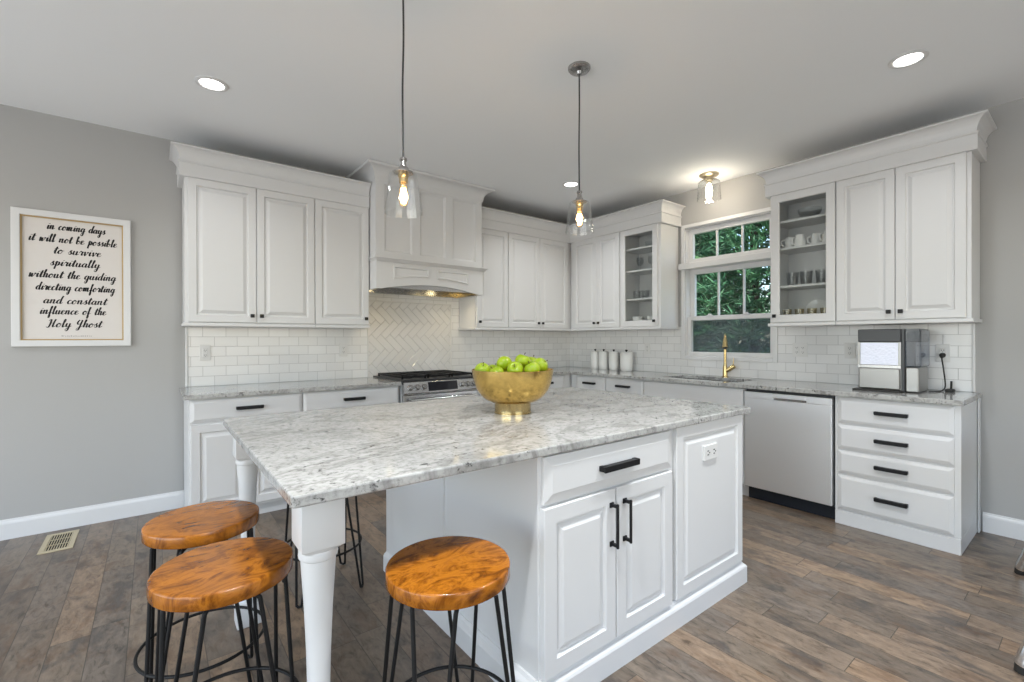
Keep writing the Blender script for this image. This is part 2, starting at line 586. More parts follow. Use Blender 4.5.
def catmull(pts, k=6, closed=False):
    pts = [Vector(p) for p in pts]
    n = len(pts)
    out = []
    for i in range(n if closed else n - 1):
        if closed:
            p0, p1, p2, p3 = pts[(i - 1) % n], pts[i], pts[(i + 1) % n], pts[(i + 2) % n]
        else:
            p0, p1, p2, p3 = pts[max(i - 1, 0)], pts[i], pts[i + 1], pts[min(i + 2, n - 1)]
        for s in range(k):
            t = s / k
            out.append(0.5 * ((2 * p1) + (p2 - p0) * t + (2 * p0 - 5 * p1 + 4 * p2 - p3) * t * t + (3 * p1 - p0 - 3 * p2 + p3) * t ** 3))
    if not closed:
        out.append(pts[-1])
    return out


def tube(bm, pts, r, segs=8, closed=False, caps=True):
    pts = [Vector(p) for p in pts]
    n = len(pts)
    loops = []
    prev = None
    for i in range(n):
        a = pts[(i - 1) % n] if (closed or i > 0) else pts[i]
        b = pts[(i + 1) % n] if (closed or i < n - 1) else pts[i]
        t = (b - a).normalized()
        if prev is None:
            ref = Vector((0, 0, 1)) if abs(t.z) < 0.9 else Vector((1, 0, 0))
            nrm = t.cross(ref).normalized()
        else:
            nrm = (prev - t * prev.dot(t)).normalized()
        prev = nrm
        bn = t.cross(nrm)
        rr = r[i] if isinstance(r, (list, tuple)) else r
        loops.append([bm.verts.new(pts[i] + (nrm * math.cos(2 * PI * k / segs) + bn * math.sin(2 * PI * k / segs)) * rr) for k in range(segs)])
    if closed:
        loops.append(loops[0])
        loops_to_faces(bm, loops, True)
    else:
        loops_to_faces(bm, loops, True, caps, caps)
    return bm


def sweep(bm, path, prof, side=1, caps=True):
    """sweep a profile [(outward, z)] along an open 2-D path; outward lies to the right of travel when side = 1"""
    P = [Vector((p[0], p[1])) for p in path]
    n = len(P)
    dirs = [(P[i + 1] - P[i]).normalized() for i in range(n - 1)]
    nor = [Vector((d.y, -d.x)) * side for d in dirs]
    loops = []
    for i in range(n):
        if i == 0:
            o = nor[0]
        elif i == n - 1:
            o = nor[-1]
        else:
            a, b = nor[i - 1], nor[i]
            s = a + b
            o = s / (s.dot(a))
        loops.append([bm.verts.new((P[i].x + o.x * q, P[i].y + o.y * q, z)) for q, z in prof])
    loops_to_faces(bm, loops, True, caps, caps)
    return bm


def rect_loops(bm, x0, x1, z0, z1, levels, y_of=lambda d: -d):
    """nested rectangles in the XZ plane facing -Y; levels = [(inset, outward)]"""
    loops = []
    for ins, d in levels:
        y = y_of(d)
        loops.append([bm.verts.new(c) for c in ((x0 + ins, y, z0 + ins), (x1 - ins, y, z0 + ins), (x1 - ins, y, z1 - ins), (x0 + ins, y, z1 - ins))])
    return loops


def panel_door(x0, x1, z0, z1, y_back, t=0.02, fr=0.057):
    bm = BM()
    lv = [(0, 0), (0, t - 0.003), (0.003, t), (fr - 0.006, t), (fr, t - 0.012), (fr + 0.008, t - 0.012), (fr + 0.030, t - 0.0015), (fr + 0.032, t - 0.001)]
    lp = rect_loops(bm, x0, x1, z0, z1, lv, lambda d: y_back - d)
    loops_to_faces(bm, lp, True, True, True)
    return bm


def drawer_front(x0, x1, z0, z1, y_back, t=0.02, edge=0.022):
    bm = BM()
    lv = [(0, 0), (0, t - 0.009), (0.003, t - 0.0075), (edge - 0.003, t - 0.001), (edge, t)]
    lp = rect_loops(bm, x0, x1, z0, z1, lv, lambda d: y_back - d)
    loops_to_faces(bm, lp, True, True, True)
    return bm


def slab_front(x0, x1, z0, z1, y_back, t=0.02):
    bm = BM()
    lv = [(0, 0), (0, t - 0.003), (0.003, t)]
    lp = rect_loops(bm, x0, x1, z0, z1, lv, lambda d: y_back - d)
    loops_to_faces(bm, lp, True, True, True)
    return bm


def recessed_panel(x0, x1, z0, z1, y_face, depth=0.010, rim=0.012):
    """an applied moulding rectangle with a sunken field"""
    bm = BM()
    lv = [(-rim, 0.0), (-rim + 0.003, 0.006), (-0.003, 0.006), (0.0, 0.0005), (0.006, 0.0005)]
    lp = rect_loops(bm, x0, x1, z0, z1, lv, lambda d: y_face - d)
    loops_to_faces(bm, lp, True, True, True)
    return bm


def ring_frame(x0, x1, z0, z1, y_back, t=0.02, fr=0.057):
    bm = BM()
    lv = [(0, 0), (0, t - 0.003), (0.003, t), (fr - 0.006, t), (fr, t - 0.008), (fr, 0), (0, 0)]
    lp = rect_loops(bm, x0, x1, z0, z1, lv, lambda d: y_back - d)
    loops_to_faces(bm, lp, True)
    return bm


def pull_bm(cx, cz, y, ln=0.165, vertical=False):
    """black flat bar pull with two posts, face at y, standing out towards -Y"""
    bm = BM()
    h = ln / 2
    if not vertical:
        bx(bm, cx - h, cx + h, y - 0.030, y - 0.021, cz - 0.013, cz + 0.009, 0.002)
        bx(bm, cx - h, cx + h, y - 0.030, y - 0.006, cz + 0.006, cz + 0.010, 0.0015)
        for s in (-1, 1):
            bx(bm, cx + s * (h - 0.006) - 0.009, cx + s * (h - 0.006) + 0.009, y - 0.028, y, cz - 0.010, cz + 0.010, 0.002)
    else:
        bx(bm, cx - 0.0048, cx + 0.0048, y - 0.036, y - 0.027, cz - h, cz + h, 0.002)
        for s in (-1, 1):
            bx(bm, cx - 0.006, cx + 0.006, y - 0.034, y, cz + s * (h - 0.010) - 0.006, cz + s * (h - 0.010) + 0.006, 0.002)
            bx(bm, cx - 0.011, cx + 0.011, y - 0.006, y, cz + s * (h - 0.010) - 0.010, cz + s * (h - 0.010) + 0.010, 0.002)
    return bm


def knob_bm(cx, cz, y):
    bm = BM()
    bx(bm, cx - 0.006, cx + 0.006, y - 0.014, y, cz - 0.006, cz + 0.006, 0.001)
    bx(bm, cx - 0.0135, cx + 0.0135, y - 0.026, y - 0.012, cz - 0.0135, cz + 0.0135, 0.003)
    return bm


def dup(root, loc, rotz=None, label=None, group=None):
    r = root.copy()
    C.objects.link(r)
    r.location = loc
    if rotz is not None:
        r.rotation_euler = (0, 0, rotz)
    if label:
        r['label'] = label
    if group:
        r['group'] = group
    for ch in list(root.children):
        c = ch.copy()
        C.objects.link(c)
        c.parent = r
        for g in list(ch.children):
            d = g.copy()
            C.objects.link(d)
            d.parent = c
    return r


ZC = 2.786          # ceiling
CT = 0.914          # counter top height
R90 = -PI / 2       # frame of the window wall: local x runs along -Y, local -y faces -X

# ================================================================ room shell
XL, YR = -8.0, -7.6
struct('floor', box(XL, 0.0, YR, 0.0, -0.06, 0.0), M['floor'])
struct('ceiling', box(XL, 0.0, YR, 0.0, ZC, ZC + 0.1), M['ceiling'])
struct('wall_back', box(XL - 0.12, 0.14, 0.0, 0.12, -0.06, ZC + 0.1), M['wall'])
WY0, WY1, WZ0, WZ1 = -2.533, -1.675, 1.10, 2.405      # window opening
bm = BM()
bx(bm, 0, 0.14, WY1, 0.0, -0.06, ZC + 0.1)
bx(bm, 0, 0.14, YR - 0.12, WY0, -0.06, ZC + 0.1)
bx(bm, 0, 0.14, WY0, WY1, -0.06, WZ0)
bx(bm, 0, 0.14, WY0, WY1, WZ1, ZC + 0.1)
struct('wall_right', bm, M['wall'])
bm = BM()                                              # far side of the open room, with its wide openings
bx(bm, XL - 0.12, 0.0, YR - 0.12, YR, ZC - 0.35, ZC + 0.1)
bx(bm, XL - 0.12, 0.0, YR - 0.12, YR, -0.06, 0.28)
bx(bm, XL - 0.12, -4.9, YR - 0.12, YR, 0.28, ZC - 0.35)
bx(bm, -1.1, 0.0, YR - 0.12, YR, 0.28, ZC - 0.35)
struct('wall_rear', bm, M['wall'])
bm = BM()
bx(bm, XL - 0.12, XL, YR, 0, ZC - 0.4, ZC + 0.1)
bx(bm, XL - 0.12, XL, YR, 0, -0.06, 0.22)
bx(bm, XL - 0.12, XL, YR, -6.75, 0.22, ZC - 0.4)
bx(bm, XL - 0.12, XL, -0.6, 0, 0.22, ZC - 0.4)
struct('wall_left', bm, M['wall'])


def baseboard_prof():
    return [(0, 0.0), (0.016, 0.0), (0.016, 0.098), (0.013, 0.108), (0.008, 0.116), (0.006, 0.126), (0, 0.126)]


struct('baseboard_back', sweep(BM(), [(XL, 0.0), (-4.151, 0.0)], baseboard_prof(), 1), M['trim'])
struct('baseboard_right', sweep(BM(), [(0.0, -3.835), (0.0, YR)], baseboard_prof(), 1), M['trim'])

# tile: children of the walls they are set on
wb = bpy.data.objects['wall_back']
wr_ = bpy.data.objects['wall_right']
HX0, HX1, HZ0, HZ1 = -2.705, -1.81, 0.90, 1.642
bm = BM()
bx(bm, -4.125, -2.72, -0.008, 0, 0.90, 1.40)
bx(bm, -1.796, -0.008, -0.008, 0, 0.88, 1.40)
bx(bm, -2.82, -1.70, -0.008, 0, 1.655, 1.80)
bx(bm, -1.796, -1.70, -0.008, 0, 1.40, 1.655)
bx(bm, -2.82, -2.72, -0.008, 0, 1.40, 1.655)
obj('tile_backsplash', bm, M['tile_x'], wb)
bm = BM()
bx(bm, -0.008, 0, -1.64, 0, 0.88, 1.40)
bx(bm, -0.008, 0, -2.568, -1.64, 0.88, 1.07)
bx(bm, -0.008, 0, -3.785, -2.568, 0.88, 1.40)
obj('tile_backsplash', bm, M['tile_y'], wr_)
# herringbone field behind the range
bm = BM()
tw, tl, gap = 0.066, 0.198, 0.0024
def hb_tile(cx, cz, horizontal):
    a, b = (tl, tw) if horizontal else (tw, tl)
    t = bmesh.new()
    e = gap / 2
    lv = [(e, 0.0), (e, 0.005), (e + 0.003, 0.008)]
    lp = []
    for ins, d in lv:
        lp.append([t.verts.new(q) for q in ((cx + ins, -d, cz + ins), (cx + a - ins, -d, cz + ins), (cx + a - ins, -d, cz + b - ins), (cx + ins, -d, cz + b - ins))])
    loops_to_faces(t, lp, True, False, True)
    return t
t_all = bmesh.new()
for k in range(-30, 31):
    for j in range(-14, 15):
        # staircase herringbone: one horizontal and one vertical tile per step
        ox = k * tw + j * tl
        oz = k * tw - j * tl
        merge(t_all, hb_tile(ox, oz, True))
        merge(t_all, hb_tile(ox, oz + tw, False))
rot = Matrix.Rotation(PI / 4, 4, 'Y')
bmesh.ops.transform(t_all, matrix=Matrix.Translation((-2.26, 0, 1.28)) @ rot, verts=t_all.verts)
for co, no in (((HX0, 0, 0), (1, 0, 0)), ((HX1, 0, 0), (-1, 0, 0)), ((0, 0, HZ0), (0, 0, 1)), ((0, 0, HZ1), (0, 0, -1))):
    bmesh.ops.bisect_plane(t_all, geom=t_all.verts[:] + t_all.edges[:] + t_all.faces[:], plane_co=co, plane_no=no, clear_inner=True)
obj('herringbone_tile', t_all, M['tile'], wb)
obj('herringbone_grout', box(HX0, HX1, -0.004, 0, HZ0, HZ1), M['grout'], wb)
bm = BM()
for x in (HX0 - 0.014, HX1):
    bx(bm, x, x + 0.014, -0.013, 0, 0.90, HZ1 + 0.013, 0.004)
bx(bm, HX0 - 0.014, HX1 + 0.014, -0.013, 0, HZ1, HZ1 + 0.013, 0.004)
obj('pencil_trim', bm, M['tile'], wb)
struct('trim_1', box(-4.138, -4.122, -0.014, 0, 0.915, 1.374, 0.004), M['trim'])
struct('trim_2', box(-0.014, 0, -3.80, -3.784, 0.915, 1.374, 0.004), M['trim'])

# ---------------------------------------------------------------- window
bm = BM()
CW = 0.036
oy0, oy1, oz0, oz1 = WY0 - CW, WY1 + CW, WZ0 - CW, WZ1 + CW
for a in ((oy0, WY0, oz0, oz1), (WY1, oy1, oz0, oz1), (WY0, WY1, WZ1, oz1), (WY0, WY1, oz0, WZ0)):
    bx(bm, -0.022, 0.0, a[0], a[1], a[2], a[3], 0.003)
for a in ((WY0 - 0.001, WY0 + 0.008, WZ0, WZ1), (WY1 - 0.008, WY1 + 0.001, WZ0, WZ1), (WY0 + 0.008, WY1 - 0.008, WZ1 - 0.008, WZ1 + 0.001), (WY0 + 0.008, WY1 - 0.008, WZ0 - 0.001, WZ0 + 0.008)):
    bx(bm, 0.0, 0.13, a[0], a[1], a[2], a[3])
win = struct('window_1', bm, M['trim'])
obj('mullion_shelf', box(-0.045, 0.10, oy0 + 0.0, oy1 + 0.022, 1.985, 2.045, 0.004), M['trim'], win)


def sash(name, z0, z1, x, fr=0.048, muntins=2, y0=WY0 + 0.008, y1=WY1 - 0.008):
    bm = BM()
    bx(bm, x, x + 0.04, y0, y1, z0, z0 + fr, 0.002)
    bx(bm, x, x + 0.04, y0, y1, z1 - fr, z1, 0.002)
    bx(bm, x + 0.0005, x + 0.0395, y0, y0 + fr, z0 + fr - 0.002, z1 - fr + 0.002, 0.001)
    bx(bm, x + 0.0005, x + 0.0395, y1 - fr, y1, z0 + fr - 0.002, z1 - fr + 0.002, 0.001)
    s = obj(name, bm, M['trim'], win)
    for k in range(muntins):
        yy = y0 + fr + (y1 - y0 - 2 * fr) * (k + 1) / (muntins + 1)
        obj('muntin', box(x + 0.010, x + 0.030, yy - 0.009, yy + 0.009, z0 + fr, z1 - fr, 0.002), M['trim'], s)
    obj('pane', box(x + 0.018, x + 0.022, y0 + fr - 0.004, y1 - fr + 0.004, z0 + fr - 0.004, z1 - fr + 0.004), M['pane'], s)
    return s


sash('transom_sash', 2.045, WZ1 - 0.008, 0.045)
sash('upper_sash', 1.46, 1.985, 0.075)
ls = sash('lower_sash', WZ0 + 0.008, 1.50, 0.030, 0.036, 0)
for yy in (-1.92, -2.28):
    bm = BM()
    bx(bm, 0.020, 0.048, yy - 0.03, yy + 0.03, 1.50, 1.510, 0.003)
    bx(bm, 0.024, 0.044, yy - 0.012, yy + 0.018, 1.508, 1.523, 0.004)
    obj('sash_lock', bm, M['trim'], win)
obj('insect_screen', box(0.121, 0.123, WY0 + 0.01, WY1 - 0.01, WZ0 + 0.01, 1.47), M['screen'], win)

# ---------------------------------------------------------------- outdoors
g = obj('lawn', box(0.14, 40, -30, 30, -0.9, -0.8), M['lawn'])
g['kind'] = 'structure'


def pine_mesh(h, r, seed):
    rnd = random.Random(seed)
    bm = BM()
    for k in range(1500):
        t = rnd.random() ** 0.8
        z = 0.4 + t * (h - 0.5)
        rad = r * (1 - t) ** 0.75 * (0.35 + 0.65 * math.sqrt(rnd.random())) + 0.05
        a = rnd.random() * 2 * PI
        base = Vector((rad * math.cos(a), rad * math.sin(a), z + rnd.uniform(-.1, .1)))
        out = Vector((math.cos(a), math.sin(a), rnd.uniform(-0.15, 0.65))).normalized()
        cl = rnd.uniform(0.22, 0.42)
        for q in range(24):
            d = (out + Vector((rnd.gauss(0, .5), rnd.gauss(0, .5), rnd.gauss(0, .45)))).normalized()
            s = base + out * cl * rnd.uniform(-0.5, 0.5)
            e = s + d * cl * rnd.uniform(0.35, 0.7)
            w = d.cross(Vector((rnd.gauss(0, 1), rnd.gauss(0, 1), rnd.gauss(0, 1)))).normalized() * 0.022
            p = [bm.verts.new(c) for c in (s - w, s + w, e + w * 0.3, e - w * 0.3)]
            bm.faces.new(p)
    return bm


def pine(loc, h, r, seed, label, rz=0.0):
    t = thing('pine_tree', label, 'tree', loc, rz, 'pine trees outside the window')
    bm = BM()
    lathe(bm, [(0.16, 0), (0.12, h * 0.3), (0.07, h * 0.7), (0.02, h * 0.97)], 10)
    obj('trunk', bm, M['bark'], t, True)
    bm2 = pine_mesh(h, r, seed)
    me = bpy.data.meshes.new('foliage')
    bm2.to_mesh(me)
    bm2.free()
    me.materials.append(M['needles'])
    link(bpy.data.objects.new('foliage', me), t)
    return t


pl = 'dense green pine outside the window, {}'
pA = pine((5.4, 2.1, -0.8), 10.5, 2.3, 3, pl.format('nearest one filling the left panes'))
pB = pine((5.6, -0.6, -0.8), 10.0, 2.3, 4, pl.format('near one filling the right panes'))
pC = pine((8.4, 4.2, -0.8), 11.5, 2.5, 5, pl.format('behind the nearest one on the left'))
dup(pC, (7.4, 1.0, -0.8), 1.0, pl.format('behind and between the two nearest ones'))
dup(pC, (8.8, -2.4, -0.8), 2.1, pl.format('far back and hidden behind the right one'))
dup(pA, (10.6, 6.2, -0.8), 2.6, pl.format('farthest back towards the left'))
dup(pB, (6.4, -5.4, -0.8), 0.7, pl.format('out past the right jamb'))
dup(pC, (11.6, 3.2, -0.8), 3.3, pl.format('far row, behind the gap of the nearest two'))
dup(pC, (12.2, 6.6, -0.8), 4.1, pl.format('in the far row, farthest to the left'))
dup(pC, (12.0, 0.6, -0.8), 5.0, pl.format('in the far row, farthest to the right'))

# ================================================================ cabinets
WD = 0.32            # wall cabinet depth
UZ0, UZ1 = 1.385, 2.44


def wall_cabinet(label, frame, u0, u1, doors, ends=(0, 0), glass=False, group='white wall cabinets'):
    """frame: 'back' or 'right'; doors = [(u0, u1, knob side or None)]"""
    if frame == 'back':
        loc, rz = (u0, 0, UZ0), 0
    else:
        loc, rz = (0, -u0, UZ0), R90
    w = u1 - u0
    H = UZ1 - UZ0
    t = thing('wall_cabinet', label, 'cabinet', loc, rz, group)
    yb = -0.010
    if not glass:
        bm = BM()
        bx(bm, 0, w, -WD, yb, 0.012, H, 0.0015)
        obj('body', bm, M['white'], t)
    else:
        bm = BM()
        bx(bm, 0, 0.018, -WD, yb, 0.012, H)
        bx(bm, w - 0.018, w, -WD, yb, 0.012, H)
        bx(bm, 0.018, w - 0.018, -WD, yb, 0.012, 0.032)
        bx(bm, 0.018, w - 0.018, -WD, yb, H - 0.02, H)
        bx(bm, 0.018, w - 0.018, yb - 0.008, yb, 0.032, H - 0.02)
        for x in (0.018, w - 0.030):
            bx(bm, x, x + 0.012, -WD, -WD + 0.02, 0.045, H - 0.02)
        bx(bm, 0.018, w - 0.018, -WD, -WD + 0.02, 0.032, 0.045)
        obj('body', bm, M['white'], t)
        for z in glass:
            obj('shelf', box(0.019, w - 0.019, -WD + 0.03, yb - 0.01, z - UZ0 - 0.018, z - UZ0, 0.001), M['white'], t)
    obj('light_rail', box(-ends[0], w + ends[1], -WD - 0.026, -0.010, -0.010, 0.014, 0.004), M['white'], t)
    for d0, d1, kn in doors:
        a, b = d0 - u0, d1 - u0
        if glass:
            d = obj('door', ring_frame(a, b, 0.02, H - 0.005, -WD, 0.02, 0.062), M['white'], t)
            obj('glass_pane', box(a + 0.058, b - 0.058, -WD - 0.010, -WD - 0.007, 0.075, H - 0.062), M['cabglass'], d)
        else:
            d = obj('door', panel_door(a, b, 0.02, H - 0.005, -WD), M['white'], t)
        if kn:
            kx = a + 0.030 if kn == 'l' else b - 0.030
            obj('knob', knob_bm(kx, 0.073, -WD - 0.02), M['black'], d)
    return t


wall_cabinet('white two-door wall cabinet at the left end, beside the grey wall', 'back', -4.155, -3.281, [(-4.137, -3.706, 'r'), (-3.702, -3.281, 'l')], (0.012, 0))
wall_cabinet('white single-door wall cabinet directly left of the range hood', 'back', -3.279, -2.822, [(-3.275, -2.826, 'r')])
wall_cabinet('white single-door wall cabinet directly right of the range hood', 'back', -1.70, -1.276, [(-1.686, -1.280, 'l')], (0.012, 0))
wall_cabinet('white two-door wall cabinet on the range wall, in the corner', 'back', -1.274, -0.012, [(-1.271, -0.820, 'r'), (-0.816, -0.372, 'l')])
wall_cabinet('white two-door wall cabinet on the window wall, in the corner', 'right', 0.345, 1.098, [(0.402, 0.772, 'r'), (0.776, 1.095, 'l')])
GL = wall_cabinet('white glass-door wall cabinet just left of the window', 'right', 1.10, 1.60, [(1.106, 1.571, 'r')], (0, 0.012), glass=(1.704, 2.005, 2.241))
GR = wall_cabinet('white glass-door wall cabinet just right of the window', 'right', 2.64, 3.104, [(2.652, 3.100, 'l')], (0.012, 0), glass=(1.704, 2.012, 2.230))
wall_cabinet('white two-door wall cabinet at the far right, above the ice maker', 'right', 3.106, 3.822, [(3.109, 3.449, 'r'), (3.453, 3.800, 'l')], (0, 0.012))

# crown mouldings over the cabinet runs
def crown_prof(z0=UZ1 - 0.005):
    p = [(-0.02, z0), (0.026, z0), (0.030, z0 + 0.004), (0.030, z0 + 0.094), (0.036, z0 + 0.097), (0.038, z0 + 0.102), (0.036, z0 + 0.107), (0.026, z0 + 0.110)]
    for k in range(7):
        a = k / 6 * PI / 2
        p.append((0.026 + 0.050 * (1 - math.cos(a)), z0 + 0.112 + 0.082 * math.sin(a)))
    p += [(0.078, z0 + 0.196), (0.078, z0 + 0.205), (-0.02, z0 + 0.205)]
    return p


def crown_side(path, side, label):
    o = obj('crown_molding', sweep(BM(), path, crown_prof(), side), M['white'])
    return tag(o, label, 'crown molding', 'crown mouldings on the wall cabinets')


crown_side([(-4.155, -0.002), (-4.155, -WD), (-2.823, -WD)], 1, 'white crown moulding over the cabinets left of the hood')
crown_side([(-1.698, -WD), (-WD, -WD), (-WD, -1.60), (-0.002, -1.60)], 1, 'white crown moulding running round the corner cabinets to the window')
crown_side([(-0.002, -2.64), (-WD, -2.64), (-WD, -3.822), (-0.002, -3.822)], 1, 'white crown moulding over the cabinets right of the window')

# ---------------------------------------------------------------- range hood
HL, HR, HD = -2.815, -1.712, 0.47
hood = thing('range_hood', 'white wooden range hood with panelled chimney and arched valance', 'range hood', (0, 0, 1.70))
bm = BM()
bx(bm, HL, HR, -HD + 0.014, -0.012, 1.99 - 1.7, ZC - 0.004 - 1.7)
obj('chimney', bm, M['white'], hood)
z0, z1 = 2.045 - 1.7, 2.63 - 1.7
PAN = ((-2.735, -2.475), (-2.392, -2.130), (-2.047, -1.787))
bm = BM()
ff0, ff1 = -HD, -HD + 0.0139
bx(bm, HL, HR, ff0, ff1, 1.99 - 1.7, z0, 0.002)
bx(bm, HL, HR, ff0, ff1, z1, ZC - 0.004 - 1.7, 0.002)
edges = [HL] + [q for ab in PAN for q in ab] + [HR]
for k in range(0, 8, 2):
    bx(bm, edges[k], edges[k + 1], ff0, ff1, z0 - 0.001, z1 + 0.001, 0.002)
obj('face_frame', bm, M['white'], hood)
for a, b in PAN:
    bm = BM()
    lv = [(0.0005, 0.0), (0.0005, 0.007), (0.010, 0.004), (0.014, 0.0005)]
    lp = rect_loops(bm, a, b, z0, z1, lv, lambda d: -HD + 0.0138 - d)
    loops_to_faces(bm, lp, True, False, True)
    obj('upper_panel', bm, M['white'], hood)
# cove crown up to the ceiling
p = [(-0.02, 2.655 - 1.7), (0.006, 2.655 - 1.7), (0.010, 2.672 - 1.7)]
for k in range(8):
    a = k / 7 * PI / 2
    p.append((0.012 + 0.082 * (1 - math.cos(a)), 2.675 - 1.7 + 0.085 * math.sin(a)))
p += [(0.098, 2.765 - 1.7), (0.098, ZC - 0.003 - 1.7), (-0.02, ZC - 0.003 - 1.7)]
obj('crown', sweep(BM(), [(HL, -0.014), (HL, -HD), (HR, -HD), (HR, -0.014)], p, 1), M['white'], hood)
# mantel moulding
p = [(-0.02, 1.955 - 1.7), (0.012, 1.955 - 1.7), (0.020, 1.962 - 1.7), (0.034, 1.976 - 1.7), (0.044, 1.980 - 1.7), (0.044, 1.994 - 1.7), (-0.02, 1.998 - 1.7)]
obj('mantel', sweep(BM(), [(HL + 0.018, -0.36), (HL + 0.018, -HD - 0.012), (HR + 0.001, -HD - 0.012), (HR + 0.001, -0.345)], p, 1), M['white'], hood)
# valance with an arched lower edge
def arch(x, ends=1.720, rise=0.052):
    f = (x - HL) / (HR - HL)
    e = 0.06
    if f < e or f > 1 - e:
        return ends
    g_ = (f - e) / (1 - 2 * e)
    return ends + rise * (1 - (2 * g_ - 1) ** 2) + 0.004
bm = BM()
NS = 40
yf, yb2 = -HD - 0.012, -HD + 0.012
cols = []
for k in range(NS + 1):
    x = HL + (HR - HL) * k / NS
    zz = arch(x) - 1.7
    cols.append([bm.verts.new(c) for c in ((x, yf, zz), (x, yf, 1.96 - 1.7), (x, yb2, 1.96 - 1.7), (x, yb2, zz))])
loops_to_faces(bm, cols, True, True, True)
obj('valance', bm, M['white'], hood)
for xs in (HL, HR - 0.02):
    obj('side_panel', box(xs, xs + 0.02, -HD + 0.012, -0.014, 1.72 - 1.7, 1.992 - 1.7), M['white'], hood)
for a, b in ((-2.66, -2.315), (-2.225, -1.885)):
    bm = BM()
    n = 14
    lps = []
    for ins, d in ((0, 0.0), (0.0, 0.009), (0.004, 0.012), (0.011, 0.012), (0.018, 0.001)):
        lp = []
        for k in range(n + 1):
            x = a + ins + (b - a - 2 * ins) * k / n
            lp.append(bm.verts.new((x, yf - d, arch(x) + 0.068 + ins - 1.7)))
        lp.append(bm.verts.new((b - ins, yf - d, 1.925 - ins - 1.7)))
        lp.append(bm.verts.new((a + ins, yf - d, 1.925 - ins - 1.7)))
        lps.append(lp)
    loops_to_faces(bm, lps, True, False, True)
    obj('valance_panel', bm, M['white'], hood)
# steel liner; brass on its side rims paints in the warm lamp reflections
bm = BM()
bx(bm, HL + 0.021, HR - 0.021, -HD + 0.02, -0.02, 1.80 - 1.7, 1.82 - 1.7)
bx(bm, HL + 0.021, HR - 0.021, -HD + 0.013, -HD + 0.019, 1.735 - 1.7, 1.82 - 1.7)
for k in range(10):
    yy = -HD + 0.05 + k * 0.04
    bx(bm, HL + 0.03, HR - 0.03, yy, yy + 0.022, 1.787 - 1.7, 1.80 - 1.7)
obj('liner', bm, M['steel_h'], hood)
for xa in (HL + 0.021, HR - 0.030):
    obj('glow_tinted_rim', box(xa, xa + 0.009, -HD + 0.02, -0.02, 1.722 - 1.7, 1.80 - 1.7), M['brass'], hood)
obj('liner_back', box(HL + 0.031, HR - 0.031, -0.030, -0.02, 1.722 - 1.7, 1.799 - 1.7), M['steel_h'], hood)
for x in (-2.62, -1.91):
    bm = BM()
    lathe(bm, [(0.032, 0.0), (0.032, 0.012)], 20, (x, -0.30, 1.776 - 1.7))
    obj('hood_lamp', bm, M['hoodlamp'], hood, True)
    l = bpy.data.lights.new('hood_lamp_light', 'SPOT')
    l.energy = 3.2
    l.color = (1, 0.80, 0.50)
    l.spot_size = math.radians(130)
    l.spot_blend = 0.8
    l.shadow_soft_size = 0.03
    o = bpy.data.objects.new('hood_lamp_light', l)
    link(o)
    o.location = (x, -0.30, 1.765)

# ---------------------------------------------------------------- base cabinets
BD = 0.60
BZ1 = 0.882


def base_cabinet(label, frame, u0, u1, fronts, toe=True, ends=(0, 0), toe_flush=False, open_top=False):
    """fronts = list of (kind, a, b, z0, z1, handle)"""
    if frame == 'back':
        loc, rz = (u0, 0, 0), 0
    else:
        loc, rz = (0, -u0, 0), R90
    w = u1 - u0
    t = thing('base_cabinet', label, 'cabinet', loc, rz, 'white base cabinets')
    yb = -0.010
    if not open_top:
        obj('body', box(0, w, -BD, yb, 0.095, BZ1, 0.0015), M['white'], t)
    else:
        bm = BM()
        bx(bm, 0, 0.018, -BD, yb, 0.095, BZ1)
        bx(bm, w - 0.018, w, -BD, yb, 0.095, BZ1)
        bx(bm, 0.018, w - 0.018, -BD, -BD + 0.018, 0.095, BZ1)
        bx(bm, 0.018, w - 0.018, yb - 0.01, yb, 0.095, BZ1)
        bx(bm, 0.018, w - 0.018, -BD + 0.018, yb - 0.01, 0.095, 0.113)
        obj('body', bm, M['white'], t)
    if toe_flush:
        obj('plinth', box(0, w, -BD - 0.004, yb, 0, 0.094, 0.003), M['white'], t)
    else:
        obj('toe_kick', box(0, w, -BD + 0.07, yb, 0, 0.095), M['white'], t)
    for kind, a, b, z0, z1, hd in fronts:
        a -= u0
        b -= u0
        if kind == 'door':
            d = obj('door', panel_door(a, b, z0, z1, -BD), M['white'], t)
        elif kind == 'slab':
            d = obj('false_front', slab_front(a, b, z0, z1, -BD), M['white'], t)
        else:
            d = obj('drawer', drawer_front(a, b, z0, z1, -BD), M['white'], t)
        if hd == 'c':
            obj('handle', pull_bm((a + b) / 2, (z0 + z1) / 2 + 0.005, -BD - 0.02), M['black'], d)
        elif hd == 'l':
            obj('handle', pull_bm(a + 0.035, z1 - 0.13, -BD - 0.02, 0.15, True), M['black'], d)
        elif hd == 'r':
            obj('handle', pull_bm(b - 0.035, z1 - 0.13, -BD - 0.02, 0.15, True), M['black'], d)
    return t


